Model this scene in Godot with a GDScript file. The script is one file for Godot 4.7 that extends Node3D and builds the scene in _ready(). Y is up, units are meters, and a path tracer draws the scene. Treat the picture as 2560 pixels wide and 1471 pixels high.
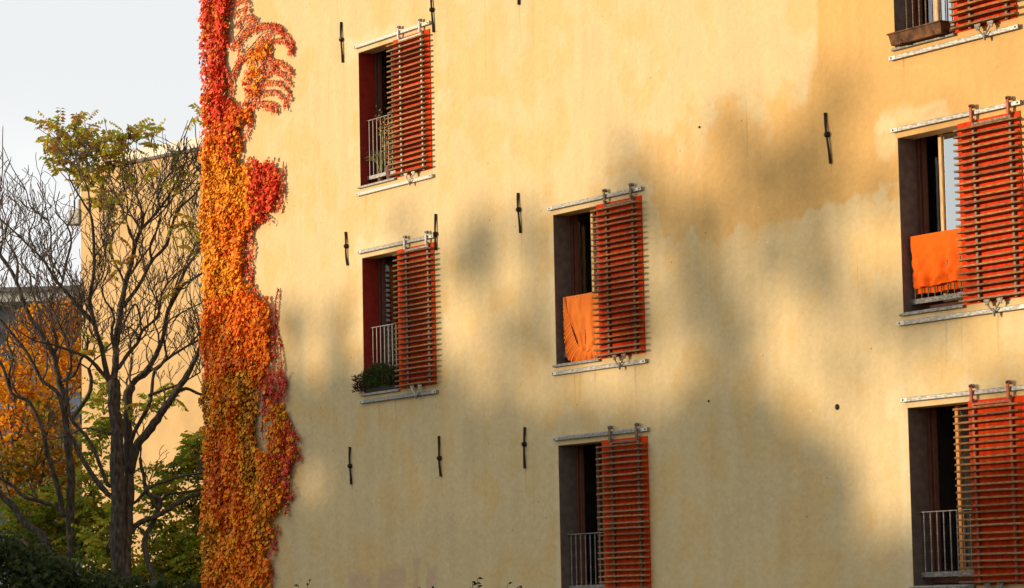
extends Node3D
# A rendered house wall in low autumn sun: sliding slatted shutters, ivy on the corner, bare trees beside it.
const YAW := 1.001415
const SUN_AZ := 0.60      # metres to the right per metre of depth that the sun's rays run along the wall
const SUN_EL := 0.12      # metres down per metre of depth
var rng := RandomNumberGenerator.new()
var M := {}
var used := {}
# ------------------------------------------------------------------ mesh building
class MB:
	var v := PackedVector3Array()
	var n := PackedVector3Array()
	var c := PackedColorArray()
	var t := PackedVector2Array()
	var ink := Color.WHITE
	func tri(a: Vector3, b: Vector3, d: Vector3) -> void:
		var m := (d - a).cross(b - a).normalized()
		v.append(a); v.append(b); v.append(d)
		n.append(m); n.append(m); n.append(m)
		c.append(ink); c.append(ink); c.append(ink)
	func quad(a: Vector3, b: Vector3, d: Vector3, e: Vector3) -> void:
		tri(a, b, d); tri(a, d, e)
	func box(lo: Vector3, hi: Vector3) -> void:
		var p := [Vector3(lo.x, lo.y, lo.z), Vector3(hi.x, lo.y, lo.z), Vector3(hi.x, hi.y, lo.z), Vector3(lo.x, hi.y, lo.z),
			Vector3(lo.x, lo.y, hi.z), Vector3(hi.x, lo.y, hi.z), Vector3(hi.x, hi.y, hi.z), Vector3(lo.x, hi.y, hi.z)]
		quad(p[4], p[7], p[6], p[5]); quad(p[1], p[2], p[3], p[0])
		quad(p[0], p[3], p[7], p[4]); quad(p[5], p[6], p[2], p[1])
		quad(p[7], p[3], p[2], p[6]); quad(p[0], p[4], p[5], p[1])
	# bar with chamfered long edges; axis 0 = x, 1 = y, 2 = z
	func bar(lo: Vector3, hi: Vector3, axis: int, ch: float) -> void:
		var i := (axis + 1) % 3
		var j := (axis + 2) % 3
		var ring := [[lo[i] + ch, lo[j]], [hi[i] - ch, lo[j]], [hi[i], lo[j] + ch], [hi[i], hi[j] - ch], [hi[i] - ch, hi[j]], [lo[i] + ch, hi[j]], [lo[i], hi[j] - ch], [lo[i], lo[j] + ch]]
		var a := []
		var b := []
		for r in ring:
			var p := Vector3(); p[axis] = lo[axis]; p[i] = r[0]; p[j] = r[1]; a.append(p)
			var q := Vector3(); q[axis] = hi[axis]; q[i] = r[0]; q[j] = r[1]; b.append(q)
		for k in 8:
			var k2 := (k + 1) % 8
			quad(a[k], b[k], b[k2], a[k2])
		for k in range(1, 7):
			tri(a[0], a[k], a[k + 1]); tri(b[0], b[k + 1], b[k])
	# smooth tapered tube through points
	func tube(p: Array, r: Array, sides: int, cap := true) -> void:
		var rings := []
		var up := Vector3(0.31, 0.2, 0.93).normalized()
		for k in p.size():
			var d: Vector3 = (p[min(k + 1, p.size() - 1)] - p[max(k - 1, 0)]).normalized()
			var s := d.cross(up)
			if s.length() < 0.05: s = d.cross(Vector3.RIGHT)
			s = s.normalized()
			var u := s.cross(d).normalized()
			up = u
			var ring := []
			for q in sides:
				var an := TAU * q / sides
				ring.append(s * cos(an) + u * sin(an))
			rings.append(ring)
		for k in p.size() - 1:
			for q in sides:
				var q2 := (q + 1) % sides
				var a: Vector3 = p[k] + rings[k][q] * r[k]
				var b: Vector3 = p[k] + rings[k][q2] * r[k]
				var d: Vector3 = p[k + 1] + rings[k + 1][q2] * r[k + 1]
				var e: Vector3 = p[k + 1] + rings[k + 1][q] * r[k + 1]
				v.append_array([a, b, d, a, d, e])
				n.append_array([rings[k][q], rings[k][q2], rings[k + 1][q2], rings[k][q], rings[k + 1][q2], rings[k + 1][q]])
				for z in 6: c.append(ink)
		if cap:
			for q in range(1, sides - 1):
				var l := p.size() - 1
				tri(p[l] + rings[l][0] * r[l], p[l] + rings[l][q] * r[l], p[l] + rings[l][q + 1] * r[l])
				tri(p[0] + rings[0][0] * r[0], p[0] + rings[0][q + 1] * r[0], p[0] + rings[0][q] * r[0])
	# a leaf of five points, folded along the midrib: base, direction to the tip, side, normal
	func leaf(b: Vector3, d: Vector3, s: Vector3, m: Vector3) -> void:
		var l := b + d * 0.42 + s * 0.5 + m * 0.12 * d.length()
		var r := b + d * 0.42 - s * 0.5 + m * 0.12 * d.length()
		var tip := b + d
		tri(b, l, tip); tri(b, tip, r)
	# a lobed ivy leaf: three points, folded
	func ivy(b: Vector3, d: Vector3, s: Vector3, m: Vector3) -> void:
		var k := d.length()
		var mid := b + d * 0.35 - m * 0.06 * k
		var l := b + d * 0.5 + s * 0.62 + m * 0.1 * k
		var r := b + d * 0.5 - s * 0.62 + m * 0.1 * k
		var tip := b + d + m * 0.05 * k
		var tl := b - d * 0.02 + s * 0.3
		var tr := b - d * 0.02 - s * 0.3
		tri(mid, tl, l); tri(mid, l, tip); tri(mid, tip, r); tri(mid, r, tr); tri(mid, tr, tl)
	func mesh(colored := false, uv := false) -> ArrayMesh:
		var a := []
		a.resize(Mesh.ARRAY_MAX)
		a[Mesh.ARRAY_VERTEX] = v
		a[Mesh.ARRAY_NORMAL] = n
		if colored: a[Mesh.ARRAY_COLOR] = c
		if uv: a[Mesh.ARRAY_TEX_UV] = t
		var m := ArrayMesh.new()
		m.add_surface_from_arrays(Mesh.PRIMITIVE_TRIANGLES, a)
		return m
func numbered(called: String, parent: Node) -> String:
	var key := str(parent.get_instance_id()) + called
	var k: int = used.get(key, 0)
	used[key] = k + 1
	return called if k == 0 else "%s_%03d" % [called, k]
func put(mesh: Mesh, called: String, material: Material, parent: Node = self, at := Vector3.ZERO) -> MeshInstance3D:
	var o := MeshInstance3D.new()
	o.name = numbered(called, parent)
	o.mesh = mesh
	o.material_override = material
	o.position = at
	parent.add_child(o, true)
	return o
func thing(called: String, label: String, category: String, at := Vector3.ZERO, turn := 0.0, group := "") -> Node3D:
	var o := Node3D.new()
	o.name = numbered(called, self)
	o.position = at
	o.rotation.y = turn
	tag(o, label, category, group)
	add_child(o, true)
	return o
func tag(o: Node, label: String, category: String, group := "", kind := "") -> void:
	if label: o.set_meta("label", label)
	if category: o.set_meta("category", category)
	if group: o.set_meta("group", group)
	if kind: o.set_meta("kind", kind)
# ------------------------------------------------------------------ materials
func lin(r: float, g: float, b: float) -> Color:
	return Color(r, g, b).linear_to_srgb()
func mat(c: Color, rough := 0.8, metal := 0.0) -> StandardMaterial3D:
	var m := StandardMaterial3D.new()
	m.albedo_color = c
	m.roughness = rough
	m.metallic = metal
	return m
# colour mottled with noise: a texture that runs round the given base colour
func mottled(c: Color, spread: float, freq: Vector3, rough: float, metal := 0.0, sd := 1, bump := 0.0) -> StandardMaterial3D:
	var m := mat(Color.WHITE, rough, metal)
	var f := FastNoiseLite.new()
	f.seed = sd
	f.noise_type = FastNoiseLite.TYPE_SIMPLEX
	f.frequency = 0.02
	f.fractal_octaves = 5
	var im := f.get_seamless_image(256, 256)
	im.convert(Image.FORMAT_RGB8)
	var d := im.get_data()
	var k := 0
	while k < d.size():
		var q := 1.0 + (d[k] / 255.0 - 0.5) * 2.0 * spread
		d[k] = clampi(int(c.r * q * 255.0), 0, 255)
		d[k + 1] = clampi(int(c.g * q * 255.0), 0, 255)
		d[k + 2] = clampi(int(c.b * q * 255.0), 0, 255)
		k += 3
	m.metallic_specular = 0.3
	m.albedo_texture = ImageTexture.create_from_image(Image.create_from_data(256, 256, false, Image.FORMAT_RGB8, d))
	m.uv1_triplanar = true
	m.uv1_scale = freq
	if bump > 0.0:
		m.normal_enabled = true
		var h := f.get_seamless_image(256, 256)
		h.bump_map_to_normal_map(bump)
		m.normal_texture = ImageTexture.create_from_image(h)
	return m
func leafy(backlit := 0.25, rough := 0.6) -> StandardMaterial3D:
	var m := mat(Color.WHITE, rough)
	m.vertex_color_use_as_albedo = true
	m.metallic_specular = 0.25
	m.backlight_enabled = true
	m.backlight = Color(backlit, backlit, backlit)
	m.cull_mode = BaseMaterial3D.CULL_DISABLED
	return m
func make_materials() -> void:
	M.panel = []
	for k in 4:
		var c: Color = [Color(0.62, 0.043, 0.004), Color(0.57, 0.037, 0.004), Color(0.65, 0.052, 0.005), Color(0.60, 0.040, 0.004)][k]
		M.panel.append(mottled(lin(c.r, c.g, c.b), 0.13, Vector3(1.6, 0.35, 1.6), 0.8, 0.0, 13 + k))
		M.panel[k].metallic_specular = 0.2
	M.zinc = mottled(lin(0.27, 0.26, 0.23), 0.25, Vector3(2.2, 5, 5), 0.50, 0.35, 4)
	M.zinc_old = mottled(lin(0.21, 0.195, 0.17), 0.30, Vector3(2, 5, 5), 0.6, 0.25, 5)
	M.white = mottled(lin(0.52, 0.50, 0.44), 0.14, Vector3(4, 4, 4), 0.5, 0.1, 6)
	M.dark_steel = mottled(lin(0.10, 0.085, 0.07), 0.3, Vector3(4, 4, 4), 0.55, 0.4, 7)
	M.brown_steel = mottled(lin(0.20, 0.13, 0.085), 0.3, Vector3(4, 4, 4), 0.6, 0.2, 8)
	M.red_steel = mottled(lin(0.42, 0.10, 0.05), 0.2, Vector3(4, 4, 4), 0.55, 0.0, 9)
	M.iron = mottled(lin(0.035, 0.027, 0.022), 0.5, Vector3(6, 6, 6), 0.75, 0.3, 10)
	M.slat = []
	for k in 6:
		var c: Color = [Color(0.27, 0.145, 0.062), Color(0.22, 0.115, 0.05), Color(0.32, 0.175, 0.078), Color(0.18, 0.098, 0.048), Color(0.25, 0.155, 0.085), Color(0.30, 0.15, 0.055)][k]
		M.slat.append(mottled(lin(c.r, c.g, c.b), 0.34, Vector3(1.3, 14, 14), 0.9, 0.0, 20 + k))
		M.slat[k].metallic_specular = 0.12
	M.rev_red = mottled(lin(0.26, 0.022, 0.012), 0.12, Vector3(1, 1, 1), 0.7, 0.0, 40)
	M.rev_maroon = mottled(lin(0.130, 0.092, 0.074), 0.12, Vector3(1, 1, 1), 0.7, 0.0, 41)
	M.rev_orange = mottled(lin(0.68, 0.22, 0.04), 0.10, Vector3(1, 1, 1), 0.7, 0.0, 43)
	M.wood = mottled(lin(0.50, 0.20, 0.045), 0.18, Vector3(6, 0.8, 6), 0.5, 0.0, 44)
	M.wood_pale = mottled(lin(0.62, 0.40, 0.17), 0.14, Vector3(6, 0.8, 6), 0.5, 0.0, 45)
	M.wood_dark = mottled(lin(0.10, 0.035, 0.02), 0.2, Vector3(6, 0.8, 6), 0.55, 0.0, 46)
	M.room = mottled(lin(0.24, 0.20, 0.16), 0.08, Vector3(0.5, 0.5, 0.5), 0.9, 0.0, 47)
	M.glass = mat(Color(0.10, 0.12, 0.12, 0.10), 0.02)
	M.glass.transparency = BaseMaterial3D.TRANSPARENCY_ALPHA
	M.coated = mat(Color(0.80, 0.82, 0.82), 0.02, 1.0)
	M.cloth_a = mottled(lin(0.84, 0.205, 0.026), 0.03, Vector3(3, 1, 3), 0.9, 0.0, 50)
	M.cloth_b = mottled(lin(0.82, 0.115, 0.003), 0.03, Vector3(3, 1, 3), 0.9, 0.0, 51)
	for q in [M.cloth_a, M.cloth_b]:
		q.backlight_enabled = true
		q.backlight = Color(0.2, 0.2, 0.2)
		q.cull_mode = BaseMaterial3D.CULL_DISABLED
	M.curtain = mottled(lin(0.62, 0.66, 0.74), 0.06, Vector3(3, 1, 3), 0.9, 0.0, 52)
	M.rust = mottled(lin(0.105, 0.045, 0.016), 0.5, Vector3(0.9, 0.9, 0.9), 0.7, 0.1, 53)
	M.soil = mat(lin(0.04, 0.03, 0.02), 1.0)
	M.bark = mottled(lin(0.062, 0.049, 0.038), 0.5, Vector3(2.5, 0.7, 2.5), 0.9, 0.0, 60, 6.0)
	M.twig = mat(lin(0.095, 0.066, 0.046), 0.9)
	M.leaf = leafy(0.9)
	M.ivy_leaf = leafy(0.35, 0.55)
	M.stem = mat(lin(0.10, 0.06, 0.04), 0.9)
	M.far_wall = mottled(lin(0.60, 0.40, 0.185), 0.06, Vector3(0.15, 0.15, 0.15), 0.9, 0.0, 70)
	M.coping = mat(lin(0.10, 0.07, 0.05), 0.7)
	M.cream = mottled(lin(0.72, 0.66, 0.52), 0.05, Vector3(0.3, 0.3, 0.3), 0.85, 0.0, 71)
	M.grey_panel = mottled(lin(0.24, 0.27, 0.31), 0.08, Vector3(0.3, 0.3, 0.3), 0.5, 0.0, 72)
	M.dark_glass = mat(lin(0.05, 0.055, 0.065), 0.08)
	M.plaster_side = mottled(lin(0.58, 0.44, 0.24), 0.08, Vector3(0.3, 0.3, 0.3), 0.9, 0.0, 73)
	M.roof = mottled(lin(0.16, 0.07, 0.045), 0.2, Vector3(0.8, 0.8, 0.8), 0.85, 0.0, 74)
	M.ground = mottled(lin(0.085, 0.075, 0.045), 0.35, Vector3(0.12, 0.12, 0.12), 1.0, 0.0, 75)
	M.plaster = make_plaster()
func pieces(table: Array, x: float) -> float:
	if x <= table[0].x: return table[0].y
	for k in range(1, table.size()):
		if x <= table[k].x:
			return lerpf(table[k - 1].y, table[k].y, (x - table[k - 1].x) / (table[k].x - table[k - 1].x))
	return table[-1].y
func noise_bytes(sd: int, freq: float, w: int, h: int, oct := 4) -> PackedByteArray:
	var f := FastNoiseLite.new()
	f.seed = sd
	f.noise_type = FastNoiseLite.TYPE_SIMPLEX_SMOOTH
	f.frequency = freq
	f.fractal_octaves = oct
	var im := f.get_image(w, h)
	im.convert(Image.FORMAT_L8)
	return im.get_data()
# The paint and plaster of the facade: a warmer coat at upper right with a ragged lower edge, pale repairs round the openings, stains, specks.
const PX0 := -10.6
const PX1 := 10.4
const PY0 := 1.0
const PY1 := 13.0
func make_plaster() -> StandardMaterial3D:
	var w := 1400
	var h := 800
	var big := noise_bytes(101, 0.0045, w, h, 4)
	var mid := noise_bytes(102, 0.016, w, h, 5)
	var edge := noise_bytes(103, 0.035, w, h, 4)
	var fine := noise_bytes(104, 0.14, w, h, 3)
	var run := noise_bytes(105, 0.05, w, h / 10 + 1, 3)
	var grain := noise_bytes(106, 0.45, w, h, 2)
	var top := [Vector2(1.2, 7.55), Vector2(1.64, 7.69), Vector2(2.22, 7.94), Vector2(3.59, 8.0), Vector2(4.54, 8.04), Vector2(5.71, 8.09), Vector2(5.95, 8.6), Vector2(6.03, 9.0), Vector2(6.06, 20.0)]
	var low := [Vector2(1.2, 7.55), Vector2(1.91, 7.33), Vector2(2.5, 6.91), Vector2(2.66, 6.32), Vector2(3.5, 6.33), Vector2(4.46, 6.27), Vector2(5.3, 6.33), Vector2(6.1, 6.38), Vector2(7.4, 6.37), Vector2(7.8, 6.2), Vector2(10.4, 6.1)]
	# pale repairs: x, y, half width, half height
	var pale := [Vector4(-4.95, 10.36, 0.72, 0.12), Vector4(-5.55, 10.28, 0.2, 0.2), Vector4(-5.42, 7.12, 0.10, 0.22), Vector4(-4.8, 7.18, 0.6, 0.09), Vector4(7.25, 7.1, 0.17, 0.22), Vector4(7.75, 7.3, 0.6, 0.10), Vector4(7.22, 3.94, 0.13, 0.17), Vector4(8.75, 4.06, 0.35, 0.08), Vector4(-0.1, 7.15, 0.16, 0.10), Vector4(-0.12, 3.93, 0.14, 0.09), Vector4(-2.92, 5.85, 0.07, 0.11), Vector4(-5.55, 5.5, 0.05, 0.09), Vector4(-5.62, 8.75, 0.04, 0.06), Vector4(-2.98, 9.2, 0.05, 0.08), Vector4(9.4, 8.4, 0.6, 0.07), Vector4(-5.42, 5.9, 0.05, 0.9), Vector4(-0.06, 6.0, 0.045, 0.9), Vector4(7.38, 2.7, 0.06, 1.0), Vector4(-0.04, 2.6, 0.05, 1.1), Vector4(-2.98, 2.2, 0.03, 0.09)]
	var pink := [Vector4(-5.5, 2.05, 0.35, 0.16), Vector4(-4.6, 2.1, 0.42, 0.18), Vector4(-3.85, 2.15, 0.10, 0.22), Vector4(-3.42, 2.12, 0.14, 0.18)]
	var tcol := PackedFloat32Array()
	var lcol := PackedFloat32Array()
	for i in w:
		var x := lerpf(PX0, PX1, (i + 0.5) / w)
		tcol.append(pieces(top, x)); lcol.append(pieces(low, x))
	var px := w / (PX1 - PX0)
	var py := h / (PY1 - PY0)
	var d := PackedByteArray()
	d.resize(w * h * 3)
	var lut := PackedByteArray()
	lut.resize(1025)
	for k in 1025:
		var q := Color(k / 1024.0, 0, 0).linear_to_srgb().r
		lut[k] = int(round(q * 255.0))
	for j in h:
		var y := lerpf(PY1, PY0, (j + 0.5) / h)
		var o := j * w
		var orun := (j / 10) * w
		for i in w:
			var k := o + i
			var b := big[k] / 255.0 - 0.5
			var m := mid[k] / 255.0 - 0.5
			var e := edge[k] / 255.0 - 0.5
			var wob := e * 0.30 + m * 0.45
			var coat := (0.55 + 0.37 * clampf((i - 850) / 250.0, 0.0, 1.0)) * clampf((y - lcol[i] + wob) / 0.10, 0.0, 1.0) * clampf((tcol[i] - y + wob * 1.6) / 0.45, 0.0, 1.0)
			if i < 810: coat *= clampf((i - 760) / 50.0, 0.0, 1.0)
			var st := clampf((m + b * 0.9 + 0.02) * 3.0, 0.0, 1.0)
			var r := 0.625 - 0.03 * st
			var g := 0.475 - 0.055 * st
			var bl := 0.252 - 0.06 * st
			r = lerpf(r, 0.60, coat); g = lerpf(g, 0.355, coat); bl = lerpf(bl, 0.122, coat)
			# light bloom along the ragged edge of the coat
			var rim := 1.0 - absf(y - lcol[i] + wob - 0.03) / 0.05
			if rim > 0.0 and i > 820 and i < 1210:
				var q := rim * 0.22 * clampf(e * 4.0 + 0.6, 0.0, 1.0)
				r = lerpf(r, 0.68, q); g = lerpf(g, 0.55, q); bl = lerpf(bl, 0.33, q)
			var v := 1.0 + (fine[k] / 255.0 - 0.5) * 0.10 + (grain[k] / 255.0 - 0.5) * 0.09 + (run[orun + i] / 255.0 - 0.5) * 0.09 + b * 0.10 + m * 0.12
			d[k * 3] = lut[clampi(int(r * v * 1024.0), 0, 1024)]
			d[k * 3 + 1] = lut[clampi(int(g * v * 1024.0), 0, 1024)]
			d[k * 3 + 2] = lut[clampi(int(bl * v * 1024.0), 0, 1024)]
	for set in [[pale, Color(0.68, 0.555, 0.345), 0.5], [pink, Color(0.52, 0.34, 0.22), 0.55]]:
		for p: Vector4 in set[0]:
			var i0 := maxi(0, int((p.x - p.z - 0.15 - PX0) * px))
			var i1 := mini(w - 1, int((p.x + p.z + 0.15 - PX0) * px))
			var j0 := maxi(0, int((PY1 - p.y - p.w - 0.15) * py))
			var j1 := mini(h - 1, int((PY1 - p.y + p.w + 0.15) * py))
			for j in range(j0, j1 + 1):
				for i in range(i0, i1 + 1):
					var k := j * w + i
					var x := PX0 + (i + 0.5) / px
					var y := PY1 - (j + 0.5) / py
					var dist := maxf(absf(x - p.x) - p.z, absf(y - p.y) - p.w) + (edge[k] / 255.0 - 0.5) * 0.16 + (mid[k] / 255.0 - 0.5) * 0.12
					var a: float = clampf(-dist / 0.09 + 0.5, 0.0, 1.0) * set[2] * (0.75 + fine[k] / 510.0)
					if a <= 0.0: continue
					var s: Color = set[1].linear_to_srgb()
					d[k * 3] = int(lerpf(d[k * 3], s.r * 255.0, a)); d[k * 3 + 1] = int(lerpf(d[k * 3 + 1], s.g * 255.0, a)); d[k * 3 + 2] = int(lerpf(d[k * 3 + 2], s.b * 255.0, a))
	var im := Image.create_from_data(w, h, false, Image.FORMAT_RGB8, d)
	var r2 := RandomNumberGenerator.new()
	r2.seed = 5
	for q in 150:     # flecks of bare render and dirt
		var at := Vector2i(r2.randi_range(160, w - 4), r2.randi_range(4, h - 4))
		im.set_pixelv(at, Color(0.93, 0.88, 0.75) if r2.randf() < 0.45 else Color(0.40, 0.31, 0.2))
	for q in 26:      # drip runs
		var x := r2.randi_range(200, w - 6)
		var y := r2.randi_range(20, h - 120)
		var a := r2.randf_range(0.03, 0.09)
		var pale_run := r2.randf() < 0.5
		for s in r2.randi_range(25, 90):
			var c := im.get_pixel(x, y + s)
			im.set_pixel(x, y + s, c.lerp(Color(0.95, 0.88, 0.7) if pale_run else Color(0.35, 0.28, 0.18), a * 2.0))
	# rust below the wall anchors, run-off below the sills
	for q in [[-5.815, 10.14], [-3.07, 10.15], [-0.73, 10.14], [-3.11, 6.9], [-5.757, 6.95], [-0.81, 6.89], [-5.744, 3.57], [-3.089, 3.57], [-0.82, 3.57], [6.193, 6.93], [0.45, 4.8], [0.6, 4.8], [0.95, 4.8], [-5.2, 7.97], [-4.4, 4.78], [8.2, 4.82], [7.6, 8.0], [-4.9, 4.78], [1.9, 4.8], [9.1, 4.82]]:
		var sill: bool = q[1] in [4.8, 7.97, 4.78, 4.82, 8.0]
		var x := float((q[0] - PX0) * px)
		var y := int((PY1 - q[1]) * py)
		var n := r2.randi_range(16, 46)
		for s in n:
			x += r2.randf_range(-0.25, 0.25)
			for k in range(0, 2 if sill else 1):
				var c := im.get_pixel(int(x) + k, y + s)
				im.set_pixel(int(x) + k, y + s, c.lerp(Color(0.38, 0.33, 0.25) if sill else Color(0.50, 0.28, 0.12), (0.26 if sill else 0.34) * (1.0 - s / float(n)) * r2.randf_range(0.5, 1.0)))
	for q in 14:      # fine cracks
		var x := float(r2.randi_range(250, w - 80))
		var y := float(r2.randi_range(60, h - 60))
		for s in r2.randi_range(30, 90):
			x += 1.0; y += r2.randf_range(-0.9, 0.8)
			if x < w - 2 and y > 2 and y < h - 2:
				im.set_pixel(int(x), int(y), im.get_pixel(int(x), int(y)).lerp(Color(0.96, 0.88, 0.68), 0.14))
	var m := mat(Color.WHITE, 0.92)
	m.albedo_texture = ImageTexture.create_from_image(im)
	m.metallic_specular = 0.2
	var f := FastNoiseLite.new()
	f.seed = 77
	f.frequency = 0.09
	f.fractal_octaves = 4
	var nm := f.get_image(1400, 800)
	nm.bump_map_to_normal_map(1.6)
	m.normal_enabled = true
	m.normal_texture = ImageTexture.create_from_image(nm)
	m.normal_scale = 0.28
	return m
# ------------------------------------------------------------------ the facade
const OW := 1.08      # width of an opening
const OH := 2.09      # height
const DEPTH := 0.33   # depth of the reveal
const XL := -10.4
const XR := 15.0
const YT := 14.6
func make_building(wins: Array) -> Node3D:
	var b := thing("apartment_building", "ochre rendered apartment house with red slatted sliding shutters on its wall", "building")
	# the front wall, cut by its openings
	var xs := [XL, XR]
	var ys := [-0.1, YT]
	for q in wins:
		for x in [q.x, q.x + OW]:
			if not xs.has(x): xs.append(x)
		for y in [q.y, q.y + OH]:
			if not ys.has(y): ys.append(y)
	xs.sort(); ys.sort()
	var w := MB.new()
	for i in xs.size() - 1:
		for j in ys.size() - 1:
			var cx: float = (xs[i] + xs[i + 1]) / 2
			var cy: float = (ys[j] + ys[j + 1]) / 2
			var hole := false
			for q in wins:
				if cx > q.x and cx < q.x + OW and cy > q.y and cy < q.y + OH: hole = true
			if hole: continue
			w.quad(Vector3(xs[i], ys[j], 0), Vector3(xs[i], ys[j + 1], 0), Vector3(xs[i + 1], ys[j + 1], 0), Vector3(xs[i + 1], ys[j], 0))
	for p in w.v:
		w.t.append(Vector2((p.x - PX0) / (PX1 - PX0), (PY1 - p.y) / (PY1 - PY0)))
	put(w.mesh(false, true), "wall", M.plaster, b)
	var s := MB.new()
	s.box(Vector3(XL - 0.0, -0.1, -12.0), Vector3(XL + 0.3, YT, -0.004))
	s.box(Vector3(XR - 0.3, -0.1, -12.0), Vector3(XR, YT, -0.004))
	s.box(Vector3(XL + 0.31, -0.1, -12.0), Vector3(XR - 0.31, YT, -11.7))
	put(s.mesh(), "side_wall", M.plaster_side, b)
	var r := MB.new()
	r.box(Vector3(XL - 0.4, YT + 0.003, -12.4), Vector3(XR + 0.4, YT + 0.25, 0.45))
	r.quad(Vector3(XL - 0.4, YT + 0.25, 0.45), Vector3(XL + 2, YT + 3.4, -6), Vector3(XR - 2, YT + 3.4, -6), Vector3(XR + 0.4, YT + 0.25, 0.45))
	r.quad(Vector3(XR + 0.4, YT + 0.25, -12.4), Vector3(XR - 2, YT + 3.4, -6), Vector3(XL + 2, YT + 3.4, -6), Vector3(XL - 0.4, YT + 0.25, -12.4))
	r.tri(Vector3(XL - 0.4, YT + 0.25, -12.4), Vector3(XL + 2, YT + 3.4, -6), Vector3(XL - 0.4, YT + 0.25, 0.45))
	r.tri(Vector3(XR + 0.4, YT + 0.25, 0.45), Vector3(XR - 2, YT + 3.4, -6), Vector3(XR + 0.4, YT + 0.25, -12.4))
	put(r.mesh(), "roof", M.roof, b)
	for q in wins: make_window(b, q)
	# wall anchors: forged bars with a boss on the tie rod's end
	for a in [[-5.847, 10.792, -5.815, 10.148], [-3.118, 10.833, -3.071, 10.155], [-0.74, 10.78, -0.729, 10.148], [-3.106, 7.442, -3.113, 6.903], [-5.805, 7.484, -5.757, 6.962], [-0.851, 7.469, -0.81, 6.895], [-5.765, 4.153, -5.744, 3.576], [-3.126, 4.165, -3.089, 3.573], [-0.799, 4.153, -0.82, 3.577], [6.122, 7.574, 6.193, 6.941]]:
		make_anchor(b, Vector3(a[0], a[1], 0), Vector3(a[2], a[3], 0))
	# dark discs added: one for the shade inside a hole, two for small marks
	for q in [[6.163, 3.971, 0.036], [3.506, 7.778, 0.016], [3.548, 4.223, 0.014]]:
		var h := MB.new()
		var p := []
		for z in [0.0, 0.012, 0.016]: p.append(Vector3(q[0], q[1], z))
		h.tube(p, [q[2], q[2], q[2] * 0.7], 9)
		put(h.mesh(), "dark_disc", M.iron, b)
	return b
func make_anchor(b: Node, a: Vector3, e: Vector3) -> void:
	var m := MB.new()
	var mid := (a + e) / 2
	var side := rng.randf_range(-0.012, 0.012)
	var pts := []
	var rad := []
	for k in 9:
		var f := k / 8.0
		var p := a.lerp(e, f)
		p.x += side * sin(f * PI * 2.0)
		p.z = 0.017 + 0.012 * sin(f * PI)
		pts.append(p)
		rad.append(0.021 - 0.006 * sin(f * PI))
	m.tube(pts, rad, 6)
	var o := put(m.mesh(), "wall_anchor", M.iron, b)
	var k := MB.new()
	var c := mid + Vector3(side * 0.3, rng.randf_range(-0.03, 0.06), 0)
	k.tube([c + Vector3(0, 0, 0.0), c + Vector3(0, 0, 0.045), c + Vector3(0, 0, 0.06)], [0.036, 0.036, 0.02], 8)
	put(k.mesh(), "boss", M.iron, o)
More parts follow.
